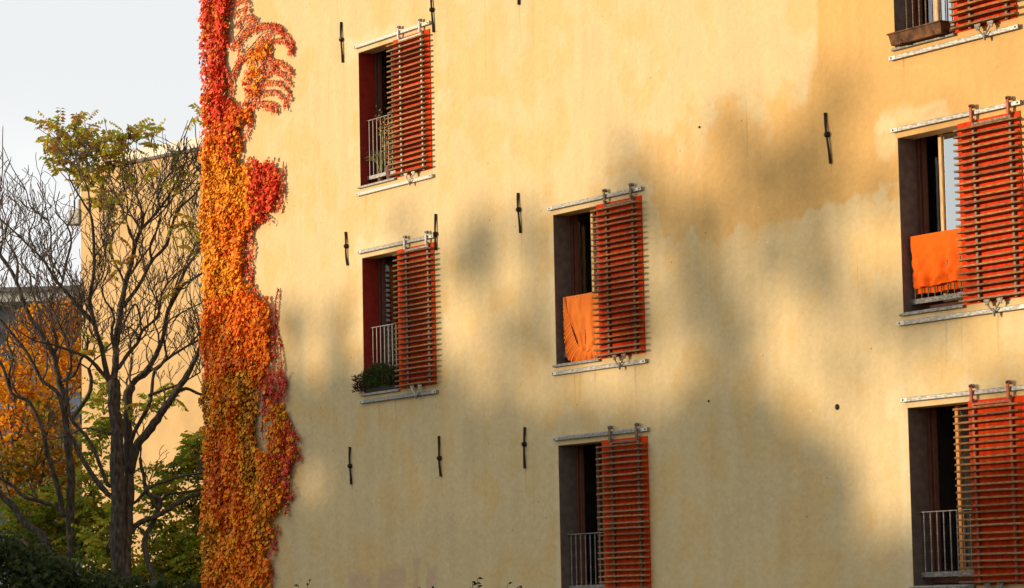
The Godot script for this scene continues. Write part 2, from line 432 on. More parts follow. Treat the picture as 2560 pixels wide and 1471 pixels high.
func make_window(b: Node, q: Dictionary) -> void:
	var x: float = q.x
	var y: float = q.y
	# lining of the opening
	var rl := MB.new()
	rl.box(Vector3(x - 0.02, y - 0.02, -DEPTH), Vector3(x + 0.004, y + OH + 0.22, -0.006))
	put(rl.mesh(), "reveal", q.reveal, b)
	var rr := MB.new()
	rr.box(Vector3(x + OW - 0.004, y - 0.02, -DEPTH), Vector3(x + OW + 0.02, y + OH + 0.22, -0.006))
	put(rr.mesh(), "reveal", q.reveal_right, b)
	var so := MB.new()
	so.box(Vector3(x + 0.005, y + OH - 0.004, -0.255), Vector3(x + OW - 0.005, y + OH + 0.02, -0.006))
	put(so.mesh(), "soffit", M.plaster_side, b)
	# the dark room behind
	var rm := MB.new()
	var a := Vector3(x - 1.3, y - 0.25, -5.0)
	var e := Vector3(x + 2.1, y + OH + 0.3, -DEPTH - 0.012)
	rm.quad(Vector3(a.x, a.y, a.z), Vector3(a.x, e.y, a.z), Vector3(e.x, e.y, a.z), Vector3(e.x, a.y, a.z))
	rm.quad(Vector3(a.x, a.y, e.z), Vector3(a.x, e.y, e.z), Vector3(a.x, e.y, a.z), Vector3(a.x, a.y, a.z))
	rm.quad(Vector3(e.x, a.y, a.z), Vector3(e.x, e.y, a.z), Vector3(e.x, e.y, e.z), Vector3(e.x, a.y, e.z))
	rm.quad(Vector3(a.x, a.y, e.z), Vector3(a.x, a.y, a.z), Vector3(e.x, a.y, a.z), Vector3(e.x, a.y, e.z))
	rm.quad(Vector3(a.x, e.y, a.z), Vector3(a.x, e.y, e.z), Vector3(e.x, e.y, e.z), Vector3(e.x, e.y, a.z))
	for s in [[a.x, a.y, x, e.y], [x + OW, a.y, e.x, e.y], [x, a.y, x + OW, y], [x, y + OH + 0.2, x + OW, e.y]]:
		rm.box(Vector3(s[0], s[1], e.z), Vector3(s[2], s[3], e.z + 0.008))
	put(rm.mesh(), "room", M.room, b)
	# window frame, two leaves
	var f := MB.new()
	var z0 := -DEPTH
	var z1 := -DEPTH + 0.06
	f.bar(Vector3(x + 0.006, y + 0.03, z0), Vector3(x + 0.06, y + OH + 0.18, z1), 1, 0.006)
	f.bar(Vector3(x + OW - 0.06, y + 0.03, z0), Vector3(x + OW - 0.006, y + OH + 0.18, z1), 1, 0.006)
	f.bar(Vector3(x + 0.062, y + OH + 0.11, z0), Vector3(x + OW - 0.062, y + OH + 0.178, z1), 0, 0.006)
	f.bar(Vector3(x + 0.062, y + 0.03, z0), Vector3(x + OW - 0.062, y + 0.10, z1), 0, 0.006)
	var fr := put(f.mesh(), "window", q.frame, b)
	var hh := OH - 0.005
	for side in 2:
		var ww: float = q.split - 0.063 if side == 0 else OW - q.split - 0.063
		var lf := MB.new()
		var pane := MB.new()
		lf.bar(Vector3(0, 0, -0.02), Vector3(0.06, hh, 0.03), 1, 0.006)
		lf.bar(Vector3(ww - 0.06, 0, -0.02), Vector3(ww, hh, 0.03), 1, 0.006)
		lf.bar(Vector3(0.061, 0, -0.02), Vector3(ww - 0.061, 0.08, 0.03), 0, 0.006)
		lf.bar(Vector3(0.061, hh - 0.07, -0.02), Vector3(ww - 0.061, hh, 0.03), 0, 0.006)
		pane.box(Vector3(0.055, 0.075, 0.0), Vector3(ww - 0.055, hh - 0.065, 0.006))
		var turn: float = q.open[side]
		# leaf and pane hang on the hinge at the outer side of the frame
		var hinge := Vector3(x + 0.063 if side == 0 else x + OW - 0.063, y + 0.105, z1 - 0.034)
		var mir := 1.0 if side == 0 else -1.0
		var bs := Basis(Vector3.UP, turn * mir) * Basis.from_scale(Vector3(mir, 1, 1))
		for s in [[lf, "sash", M.wood_dark if side == 0 else q.sash], [pane, "pane", M.glass if side == 0 else q.pane]]:
			var mm: MB = s[0]
			for k in mm.v.size():
				mm.v[k] = hinge + bs * mm.v[k]
				mm.n[k] = (bs * mm.n[k]).normalized()
			if mir < 0.0:
				for k in range(0, mm.v.size(), 3):
					var h := mm.v[k + 1]; mm.v[k + 1] = mm.v[k + 2]; mm.v[k + 2] = h
					h = mm.n[k + 1]; mm.n[k + 1] = mm.n[k + 2]; mm.n[k + 2] = h
			put(mm.mesh(), s[1], s[2], fr)
	# sill
	var si := MB.new()
	si.bar(Vector3(x - 0.03, y - 0.034, -0.004), Vector3(x + OW + 0.02, y - 0.004, 0.045), 0, 0.005)
	si.box(Vector3(x + 0.006, y - 0.03, -DEPTH), Vector3(x + OW - 0.006, y + 0.012, -0.006))
	put(si.mesh(), "sill", q.metal, b)
	# red board beside the opening, on which the shutter rests when it is open
	var pa := MB.new()
	pa.box(Vector3(x + OW + 0.006, y - 0.005, 0.001), Vector3(x + 2.15, y + OH + 0.005, 0.014))
	put(pa.mesh(), "shutter_board", M.panel[rng.randi() % 4], b)
	# rails
	for rail in [[y + OH + 0.064, 0.054], [y - 0.146, 0.056]]:
		var r := MB.new()
		r.bar(Vector3(x - 0.065, rail[0], 0.018), Vector3(x + 2.20, rail[0] + rail[1], 0.048), 0, 0.006)
		for fx in [x + 0.05, x + 0.75, x + 1.45, x + 2.1]:
			r.box(Vector3(fx, rail[0] + 0.012, 0.001), Vector3(fx + 0.05, rail[0] + rail[1] - 0.012, 0.019))
		var ro := put(r.mesh(), "rail", q.rail, b)
		for end in [x - 0.066, x + 2.075]:
			var p := MB.new()
			p.bar(Vector3(end, rail[0] + 0.004, 0.0485), Vector3(end + 0.127, rail[0] + rail[1] - 0.004, 0.052), 0, 0.0015)
			var po := put(p.mesh(), "end_plate", M.white, ro)
			var bo := MB.new()
			var c := Vector3(end + (0.045 if end < x else 0.085), rail[0] + rail[1] / 2, 0.051)
			bo.tube([c, c + Vector3(0, 0, 0.006), c + Vector3(0, 0, 0.009)], [0.012, 0.012, 0.006], 7)
			put(bo.mesh(), "bolt", M.dark_steel, ro)
	if q.get("railing", true): make_railing(b, q)
	make_shutter(b, q)
func make_railing(b: Node, q: Dictionary) -> void:
	var x: float = q.x
	var y: float = q.y
	var z := -0.13
	var r := MB.new()
	r.bar(Vector3(x + 0.005, y + q.rail_h - 0.012, z - 0.02), Vector3(x + OW - 0.005, y + q.rail_h, z + 0.02), 0, 0.003)
	var o := put(r.mesh(), "railing", q.metal, b)
	r = MB.new()
	r.bar(Vector3(x + 0.005, y + 0.105, z - 0.012), Vector3(x + OW - 0.005, y + 0.165, z + 0.012), 0, 0.003)
	put(r.mesh(), "foot_rail", q.metal, o)
	var m := MB.new()
	m.tube([Vector3(0, 0.165, 0), Vector3(0, q.rail_h - 0.012, 0)], [0.0085, 0.0085], 7)
	var mesh := m.mesh()
	for k in 9:
		put(mesh, "baluster", q.get("bars", q.metal), o, Vector3(x + 0.075 + k * 0.117, y, z))
var slat_meshes := []
func make_shutter(b: Node, q: Dictionary) -> void:
	var x: float = q.x + q.shift
	var y: float = q.y
	var wide := 1.10
	if slat_meshes.is_empty():
		for k in 5:
			var m := MB.new()
			var bend: float = [0.0, 0.004, -0.005, 0.008, 0.0][k]
			var twist: float = [0.0, 0.05, -0.06, 0.0, 0.08][k]
			# long board with rounded edges, slightly bowed
			var prof := [Vector2(-0.0115, 0.003), Vector2(-0.008, 0.0), Vector2(0.008, 0.0), Vector2(0.0115, 0.003), Vector2(0.0115, 0.069), Vector2(0.008, 0.072), Vector2(-0.008, 0.072), Vector2(-0.0115, 0.069)]
			var rings := []
			for s in 4:
				var f := s / 3.0
				var ring := []
				for p in prof:
					var pr: Vector2 = Vector2(p.x, p.y - 0.036).rotated(twist * f * 0.6)
					ring.append(Vector3(f * wide, pr.x + bend * sin(f * PI), pr.y + 0.088))
				rings.append(ring)
			for s in 3:
				for p in 8:
					m.quad(rings[s][p], rings[s + 1][p], rings[s + 1][(p + 1) % 8], rings[s][(p + 1) % 8])
			for p in range(1, 7):
				m.tri(rings[0][0], rings[0][p], rings[0][p + 1])
				m.tri(rings[3][0], rings[3][p + 1], rings[3][p])
			slat_meshes.append(m.mesh())
	var up := MB.new()
	var u0 := x + 0.26
	var u1 := x + 0.885
	for u in [u0, u1]:
		up.bar(Vector3(u - 0.02, y + 0.0, 0.026), Vector3(u + 0.02, y + OH + 0.02, 0.050), 1, 0.003)
	for yy in [y + 0.02, y + OH - 0.055]:
		up.bar(Vector3(u0 + 0.021, yy, 0.028), Vector3(u1 - 0.021, yy + 0.03, 0.048), 0, 0.003)
	var o := put(up.mesh(), "sliding_shutter", q.upright, b)
	tag(o, q.label, "")
	var n := 26
	for k in n:
		var s := put(slat_meshes[rng.randi() % 5], "slat", q.slats[rng.randi() % 6], o, Vector3(x + rng.randf_range(-0.008, 0.008), y + 0.03 + k * 0.0788 + rng.randf_range(-0.003, 0.003), 0))
		s.rotation.z = rng.randf_range(-0.005, 0.005)
	# hangers with their rollers over the top rail
	for u in [u0, u1]:
		var h := MB.new()
		h.bar(Vector3(u - 0.019, y + OH - 0.03, 0.0505), Vector3(u + 0.019, y + OH + 0.05, 0.0595), 1, 0.002)
		h.bar(Vector3(u - 0.021, y + OH - 0.02, 0.060), Vector3(u + 0.021, y + OH + 0.185, 0.078), 1, 0.003)
		var hg := put(h.mesh(), "hanger", q.hanger, o)
		var w := MB.new()
		var c := Vector3(u, y + OH + 0.165, 0.0)
		w.tube([c + Vector3(0, 0, 0.026), c + Vector3(0, 0, 0.044), c + Vector3(0, 0, 0.0595)], [0.027, 0.022, 0.027], 12)
		put(w.mesh(), "roller", M.zinc_old, o)
		var bo := MB.new()
		bo.tube([c + Vector3(0, 0, 0.0785), c + Vector3(0, 0, 0.09), c + Vector3(0, 0, 0.094)], [0.016, 0.016, 0.010], 8)
		put(bo.mesh(), "bolt", q.roller, o)
	# V-shaped guide that holds the foot of the shutter on the lower rail
	var gx := x + 0.535
	var g := MB.new()
	for s in [-0.11, 0.11]:
		var px: float = gx + s
		g.quad(Vector3(px - 0.05, y - 0.005, 0.0795), Vector3(px - 0.05, y + 0.02, 0.0795), Vector3(px + 0.05, y + 0.02, 0.0795), Vector3(px + 0.05, y - 0.005, 0.0795))
		g.bar(Vector3(px - 0.045, y - 0.02, 0.062), Vector3(px + 0.045, y + 0.018, 0.079), 0, 0.003)
		g.bar(Vector3(px - 0.028, y - 0.055, 0.064), Vector3(px + 0.028, y - 0.021, 0.077), 0, 0.003)
		g.tube([Vector3(px, y - 0.04, 0.078), Vector3(gx, y - 0.15, 0.074)], [0.010, 0.009], 6)
	put(g.mesh(), "guide_bracket", q.guide, o)
	var gr := MB.new()
	gr.tube([Vector3(gx, y - 0.125, 0.070), Vector3(gx, y - 0.16, 0.072), Vector3(gx + 0.004, y - 0.19, 0.07)], [0.020, 0.020, 0.010], 8)
	put(gr.mesh(), "guide_roller", M.zinc_old, o)
# ------------------------------------------------------------------ things at the windows
# bedding hung over a railing: front and back fall from the top rail
func sheet_strip(m: MB, rows: Array) -> void:
	for j in rows.size() - 1:
		for i in rows[j].size() - 1:
			m.quad(rows[j][i], rows[j + 1][i], rows[j + 1][i + 1], rows[j][i + 1])
func smooth(m: MB) -> void:
	var acc := {}
	for k in m.v.size():
		var key := Vector3i((m.v[k] * 4000.0).round())
		acc[key] = acc.get(key, Vector3.ZERO) + m.n[k]
	for k in m.v.size():
		m.n[k] = acc[Vector3i((m.v[k] * 4000.0).round())].normalized()
func make_fitted_sheet(x: float, y: float, top: float) -> void:
	var f := FastNoiseLite.new()
	f.seed = 9
	f.frequency = 1.6
	# the gathered hem runs round a U: inner and outer edge, metres across and down from the top left corner
	var inner := [Vector2(0.015, 0.0), Vector2(0.045, 0.15), Vector2(0.10, 0.30), Vector2(0.19, 0.50), Vector2(0.29, 0.67), Vector2(0.40, 0.77), Vector2(0.53, 0.79), Vector2(0.66, 0.74), Vector2(0.78, 0.64), Vector2(0.90, 0.47)]
	var outer := [Vector2(-0.012, 0.0), Vector2(-0.016, 0.2), Vector2(-0.006, 0.42), Vector2(0.01, 0.66), Vector2(0.06, 0.85), Vector2(0.28, 0.945), Vector2(0.50, 0.955), Vector2(0.70, 0.925), Vector2(0.88, 0.87), Vector2(0.98, 0.72)]
	var o0 := Vector3(x + 0.095, y + top + 0.008, -0.106)
	var m := MB.new()
	var nx := 40
	var ny := 30
	var rows := []
	for j in ny + 1:
		var v := j / float(ny)
		var row := []
		for i in nx + 1:
			var u := 0.015 + 0.885 * i / float(nx)
			var d := (pieces(inner, u) + 0.02) * v
			var z := 0.030 * sin(u * 24.0 + f.get_noise_2d(u * 3, v) * 4.0) * (0.2 + d) + f.get_noise_2d(u * 2.0, v * 1.4) * 0.014 * d
			row.append(o0 + Vector3(u, -d, z))
		rows.append(row)
	var over := []
	var back := []
	var low := []
	for i in nx + 1:
		over.append(rows[0][i] + Vector3(0, 0.006, -0.024))
		back.append(rows[0][i] + Vector3(0, -0.002, -0.052))
		low.append(back[i] + Vector3(0, -0.55 + 0.05 * sin(i * 0.2), -0.004 + 0.006 * sin(i * 0.9)))
	sheet_strip(m, [low, back, over] + rows)
	var band := []
	var n := 420
	for i in n + 1:
		var s := i / float(n) * (inner.size() - 1)
		var k := mini(int(s), inner.size() - 2)
		var a: Vector2 = inner[k].cubic_interpolate(inner[k + 1], inner[max(k - 1, 0)], inner[min(k + 2, inner.size() - 1)], s - k)
		var b: Vector2 = outer[k].cubic_interpolate(outer[k + 1], outer[max(k - 1, 0)], outer[min(k + 2, outer.size() - 1)], s - k)
		var col := []
		var amp := 0.008 * clampf(s / 2.5, 0.15, 1.0)
		var ph := s * 27.0 + 2.5 * f.get_noise_1d(s * 0.8)
		for j in 7:
			var v := j / 6.0
			var p := a.lerp(b, v)
			p += (b - a).orthogonal().normalized() * 0.004 * sin(ph * 1.3 + v * 2.0) * v
			if j == 6: p += (b - a).normalized() * 0.005 * sin(ph)
			col.append(o0 + Vector3(p.x, -p.y, 0.010 + 0.022 * sin(v * PI * 0.8) + amp * sin(ph + v * 0.8) * (0.4 + v)))
		band.append(col)
	sheet_strip(m, band)
	smooth(m)
	var o := put(m.mesh(), "fitted_sheet", M.cloth_a)
	tag(o, "light orange fitted sheet with gathered hem hung over the railing of the middle window", "bedding", "orange bedding airing at the windows")

func make_flat_sheet(x: float, y: float, top: float) -> void:
	var f := FastNoiseLite.new()
	f.seed = 19
	f.frequency = 1.3
	var m := MB.new()
	var nx := 44
	var ny := 26
	var rows := []
	for j in ny + 1:
		var v := j / float(ny)
		var row := []
		for i in nx + 1:
			var u := i / float(nx)
			var px := x + 0.045 + 1.01 * u + 0.02 * v * (1.0 - u)
			var drop := 0.62 + 0.015 * f.get_noise_1d(u * 3.0) - 0.02 * u
			var py := y + top + 0.008 - drop * v
			var z := -0.100 + 0.036 * v * sin(u * 21.0 - v * 2.2 + 2.0 * f.get_noise_2d(u * 2.0, v)) + 0.05 * v * f.get_noise_2d(u * 2.6 + v * 1.5, v * 2.0)
			z += 0.006 * smoothstep(0.9, 1.0, v) * sin(u * 37.0 + 3.0 * f.get_noise_1d(u * 9.0))
			row.append(Vector3(px, py, z))
		rows.append(row)
	var over := []
	var back := []
	var low := []
	for i in nx + 1:
		over.append(rows[0][i] + Vector3(0, 0.006, -0.025))
		back.append(rows[0][i] + Vector3(0, -0.002, -0.056))
		low.append(back[i] + Vector3(0.012, -0.685 + 0.006 * sin(i * 0.3), 0.004 * sin(i * 0.6)))
	sheet_strip(m, [low, back, over] + rows)
	smooth(m)
	var o := put(m.mesh(), "bed_sheet", M.cloth_b)
	tag(o, "deep orange sheet hung straight over the railing of the right window", "bedding", "orange bedding airing at the windows")
func make_curtain(x0: float, x1: float, y0: float, y1: float, z: float, lean: float, label: String) -> void:
	var m := MB.new()
	var rows := []
	var n := 60
	for j in 9:
		var v := j / 8.0
		var row := []
		for i in n + 1:
			var u := i / float(n)
			row.append(Vector3(lerpf(x0, x1, u) + lean * v, lerpf(y1, y0, v), z + 0.022 * sin(u * (x1 - x0) * 70.0) + 0.01 * sin(u * 13.0 + v)))
		rows.append(row)
	sheet_strip(m, rows)
	smooth(m)
	var o := put(m.mesh(), "curtain", M.curtain)
	tag(o, label, "curtain")
func make_flower_box() -> void:
	var t := thing("flower_box", "rusty brown metal flower trough hung below the top right window", "flower box", Vector3(7.55, 8.15, 0.0))
	var m := MB.new()
	var a := 0.0
	var b := 0.945
	# tapered trough, open at the top
	var f := [Vector3(a + 0.02, 0, 0.145), Vector3(b - 0.02, 0, 0.145), Vector3(b, 0.135, 0.175), Vector3(a, 0.135, 0.175)]
	var k := [Vector3(a + 0.02, 0, 0.03), Vector3(b - 0.02, 0, 0.03), Vector3(b, 0.135, 0.012), Vector3(a, 0.135, 0.012)]
	m.quad(f[0], f[3], f[2], f[1]); m.quad(k[1], k[2], k[3], k[0])
	m.quad(k[0], k[3], f[3], f[0]); m.quad(f[1], f[2], k[2], k[1]); m.quad(k[0], f[0], f[1], k[1])
	put(m.mesh(), "trough", M.rust, t)
	var r := MB.new()
	r.bar(Vector3(a - 0.012, 0.128, 0.170), Vector3(b + 0.012, 0.146, 0.188), 0, 0.003)
	r.bar(Vector3(a - 0.012, 0.128, 0.002), Vector3(b + 0.012, 0.146, 0.016), 0, 0.003)
	r.bar(Vector3(a - 0.012, 0.128, 0.0165), Vector3(a + 0.004, 0.146, 0.1695), 2, 0.003)
	r.bar(Vector3(b - 0.004, 0.128, 0.0165), Vector3(b + 0.012, 0.146, 0.1695), 2, 0.003)
	put(r.mesh(), "rim", M.rust, t)
	var s := MB.new()
	s.box(Vector3(a + 0.03, 0.09, 0.03), Vector3(b - 0.03, 0.11, 0.155))
	put(s.mesh(), "soil", M.soil, t)
	for hx in [0.2, 0.78]:
		var h := MB.new()
		h.bar(Vector3(hx, -0.012, 0.03), Vector3(hx + 0.016, -0.001, 0.17), 2, 0.002)
		h.bar(Vector3(hx, -0.012, 0.1705), Vector3(hx + 0.016, 0.05, 0.176), 1, 0.002)
		h.bar(Vector3(hx, -0.02, -0.12), Vector3(hx + 0.016, -0.0125, 0.05), 2, 0.002)
		put(h.mesh(), "bracket", M.rust, t)
func tint(c: Color, s: float) -> Color:
	var k := 1.0 + rng.randf_range(-s, s)
	return Color(c.r * k, c.g * k * (1.0 + rng.randf_range(-s, s) * 0.3), c.b * k)
func make_window_plants() -> void:
	# evergreen trough with a dark red succulent, on the sill of the lower left window
	var t := thing("planter", "bushy green plants in a trough on the sill of the lower left window", "plant", Vector3(-5.335, 4.94, -0.06))
	var tr := MB.new()
	tr.bar(Vector3(0.03, 0.013, -0.05), Vector3(0.95, 0.11, 0.05), 0, 0.01)
	put(tr.mesh(), "trough", M.soil, t)
	var m := MB.new()
	for k in 1700:
		var u := rng.randf()
		var c := Vector3(0.05 + 0.86 * u, 0.07, 0.045)
		var hgt := 0.30 * (0.55 + 0.5 * sin(u * 2.9 + 0.1) + 0.08 * sin(u * 17.0))
		var a := rng.randf() * TAU
		var rr := sqrt(rng.randf()) * 0.12
		var p := c + Vector3(cos(a) * rr, rng.randf() * hgt, sin(a) * rr)
		m.ink = tint([Color(0.04, 0.07, 0.016), Color(0.06, 0.095, 0.02), Color(0.09, 0.075, 0.03), Color(0.035, 0.05, 0.016)][rng.randi() % 4], 0.3)
		var d := Vector3(rng.randf_range(-1, 1), rng.randf_range(0.2, 1.4), rng.randf_range(-0.6, 1)).normalized() * rng.randf_range(0.05, 0.09)
		var sd := d.cross(Vector3(rng.randf_range(-1, 1), rng.randf_range(-1, 1), rng.randf_range(-1, 1))).normalized() * 0.018
		m.leaf(p, d, sd, sd.cross(d).normalized())
	var fo := put(m.mesh(true), "foliage", M.leaf, t)
	fo.set_meta("kind", "stuff")
	var s := thing("succulent", "dark red leafy plant at the left end of the trough", "plant", Vector3(-5.38, 4.985, 0.05))
	m = MB.new()
	m.tube([Vector3(0.06, 0.0, -0.04), Vector3(0.02, 0.06, 0.0), Vector3(-0.02, 0.16, 0.02)], [0.012, 0.01, 0.006], 6)
	put(m.mesh(), "stem", M.stem, s)
	m = MB.new()
	for k in 230:
		var a := rng.randf() * TAU
		var p := Vector3(-0.01 + cos(a) * rng.randf() * 0.08, rng.randf_range(-0.03, 0.24), 0.01 + sin(a) * rng.randf() * 0.08)
		m.ink = tint(Color(0.10, 0.024, 0.026), 0.4)
		var d := Vector3(cos(a), rng.randf_range(-0.3, 0.8), sin(a)).normalized() * 0.06
		var sd := d.cross(Vector3.UP).normalized() * 0.03
		m.leaf(p, d, sd, Vector3.UP)
	fo = put(m.mesh(true), "foliage", M.leaf, s)
	fo.set_meta("kind", "stuff")
	# dry stems and grasses behind the railing of the upper left window
	var g := thing("potted_grass", "long thin grass arching out at the upper left window", "plant", Vector3(-5.02, 8.155, -0.21))
	m = MB.new()
	m.tube([Vector3(0, 0, 0), Vector3(0, 0.16, 0), Vector3(0, 0.18, 0)], [0.075, 0.095, 0.1], 12)
	put(m.mesh(), "pot", M.wood_dark, g)
	m = MB.new()
	for k in 90:
		var a := rng.randf() * TAU
		var reach := rng.randf_range(0.1, 0.38)
		var top := rng.randf_range(0.28, 0.55)
		var pts := []
		var q := Vector3(cos(a) * 0.05, 0.18, sin(a) * 0.05)
		for s2 in 6:
			var f := s2 / 5.0
			pts.append(q + Vector3(cos(a) * reach * f * f * 1.2 - 0.05 * f, top * (f * 1.6 - f * f * 1.0), clampf(sin(a) * reach * f * f * 0.4, -0.08, 0.2)))
		m.ink = tint([Color(0.34, 0.28, 0.08), Color(0.20, 0.22, 0.06), Color(0.45, 0.36, 0.16)][rng.randi() % 3], 0.3)
		m.tube(pts, [0.005, 0.005, 0.0045, 0.004, 0.003, 0.0015], 3, false)
	fo = put(m.mesh(true), "blades", M.leaf, g)
	fo.set_meta("kind", "stuff")
	var h := thing("dried_flowers", "dry seed heads and yellow leaves standing behind the railing of the upper left window", "plant", Vector3(-4.70, 8.155, -0.19))
	m = MB.new()
	m.tube([Vector3(0, 0, 0), Vector3(0, 0.2, 0), Vector3(0, 0.22, 0)], [0.085, 0.11, 0.115], 12)
	put(m.mesh(), "pot", M.wood_dark, h)
	m = MB.new()
	for k in 22:
		var e := Vector3(rng.randf_range(-0.26, 0.3), rng.randf_range(0.7, 1.16), rng.randf_range(-0.03, 0.15))
		m.ink = tint(Color(0.20, 0.12, 0.05), 0.3)
		m.tube([Vector3(0, 0.2, 0), e * 0.5 + Vector3(0, 0.1, 0), e], [0.004, 0.003, 0.002], 4, false)
		for s2 in 26:
			m.ink = tint([Color(0.55, 0.30, 0.08), Color(0.50, 0.40, 0.12), Color(0.55, 0.14, 0.04), Color(0.36, 0.33, 0.10)][rng.randi() % 4], 0.3)
			var d := Vector3(rng.randf_range(-1, 1), rng.randf_range(-1, 1), rng.randf_range(-1, 1)).normalized() * 0.04
			var f := rng.randf_range(0.25, 1.0)
			m.leaf(e * f + Vector3(rng.randf_range(-0.06, 0.06), rng.randf_range(-0.06, 0.06), rng.randf_range(-0.03, 0.03)), d, d.cross(Vector3(0.3, 0.5, 0.8)).normalized() * 0.028, Vector3.BACK)
	fo = put(m.mesh(true), "stalks", M.leaf, h)
	fo.set_meta("kind", "stuff")
# ------------------------------------------------------------------ ivy
const IVY := {
	"column_top": [Vector2(-10.37, 12.37), Vector2(-9.29, 12.16), Vector2(-9.52, 11.73), Vector2(-9.59, 11.4), Vector2(-9.65, 11.07), Vector2(-9.72, 10.81), Vector2(-9.7, 10.47), Vector2(-9.61, 10.18), Vector2(-9.34, 9.99), Vector2(-8.81, 9.86), Vector2(-8.87, 9.73), Vector2(-9.13, 9.66), Vector2(-9.34, 9.53), Vector2(-9.11, 9.4), Vector2(-9.14, 9.29), Vector2(-9.32, 9.16), Vector2(-9.29, 9.02), Vector2(-10.44, 9.17)],
	"fan": [Vector2(-8.99, 10.69), Vector2(-8.79, 10.93), Vector2(-8.39, 10.98), Vector2(-8.09, 10.87), Vector2(-8.19, 10.72), Vector2(-8.29, 10.58), Vector2(-8.41, 10.36), Vector2(-8.52, 10.11), Vector2(-8.56, 9.95), Vector2(-8.84, 9.87), Vector2(-9.04, 9.94), Vector2(-9.12, 10.11), Vector2(-9.06, 10.43)],
	"heart": [Vector2(-10.46, 9.21), Vector2(-9.29, 9.02), Vector2(-9.12, 8.95), Vector2(-8.95, 8.98), Vector2(-8.72, 8.9), Vector2(-8.53, 8.94), Vector2(-8.33, 8.91), Vector2(-8.22, 8.95), Vector2(-8.05, 8.9), Vector2(-7.92, 8.77), Vector2(-7.8, 8.59), Vector2(-7.84, 8.41), Vector2(-7.99, 8.25), Vector2(-8.13, 8.13), Vector2(-8.38, 8.08), Vector2(-8.58, 7.98), Vector2(-8.86, 7.92), Vector2(-9.04, 7.75), Vector2(-9.12, 7.61), Vector2(-9.04, 7.42), Vector2(-9.19, 7.17), Vector2(-10.51, 7.31)],
	"mid": [Vector2(-10.52, 7.33), Vector2(-9.22, 7.2), Vector2(-9.05, 7.02), Vector2(-9, 6.91), Vector2(-8.89, 6.9), Vector2(-8.72, 6.86), Vector2(-8.5, 6.72), Vector2(-8.29, 6.65), Vector2(-8.17, 6.51), Vector2(-8.17, 6.28), Vector2(-8.16, 5.95), Vector2(-8.22, 5.7), Vector2(-8.39, 5.55), Vector2(-8.56, 5.36), Vector2(-8.68, 5.11), Vector2(-8.77, 4.89), Vector2(-8.8, 4.63), Vector2(-8.72, 4.43), Vector2(-10.57, 4.53), Vector2(-10.57, 5.82)],
	"low": [Vector2(-10.56, 4.56), Vector2(-8.72, 4.43), Vector2(-8.53, 4.2), Vector2(-8.34, 4.24), Vector2(-8.25, 4.53), Vector2(-8.27, 4.86), Vector2(-8.33, 4.99), Vector2(-8.1, 5.04), Vector2(-7.85, 4.89), Vector2(-7.72, 4.69), Vector2(-7.51, 4.52), Vector2(-7.41, 4.38), Vector2(-7.52, 4.29), Vector2(-7.44, 4.17), Vector2(-7.36, 4.08), Vector2(-7.53, 4.04), Vector2(-7.61, 3.79), Vector2(-7.67, 3.63), Vector2(-7.76, 3.47), Vector2(-7.89, 3.35), Vector2(-8.14, 3.25), Vector2(-8.26, 3.11), Vector2(-8.21, 2.91), Vector2(-8.35, 2.76), Vector2(-8.46, 2.59), Vector2(-8.3, 2.43), Vector2(-8.28, 2.27), Vector2(-8.34, 1.89), Vector2(-10.62, 1.92)],
	"crimson_tuft": [Vector2(-8.53, 5.49), Vector2(-8.32, 5.54), Vector2(-8.14, 5.59), Vector2(-7.84, 5.44), Vector2(-7.75, 5.37), Vector2(-7.84, 5.25), Vector2(-7.8, 5.05), Vector2(-7.93, 4.96), Vector2(-8.21, 5.05), Vector2(-8.42, 5.13), Vector2(-8.53, 5.26)],
}
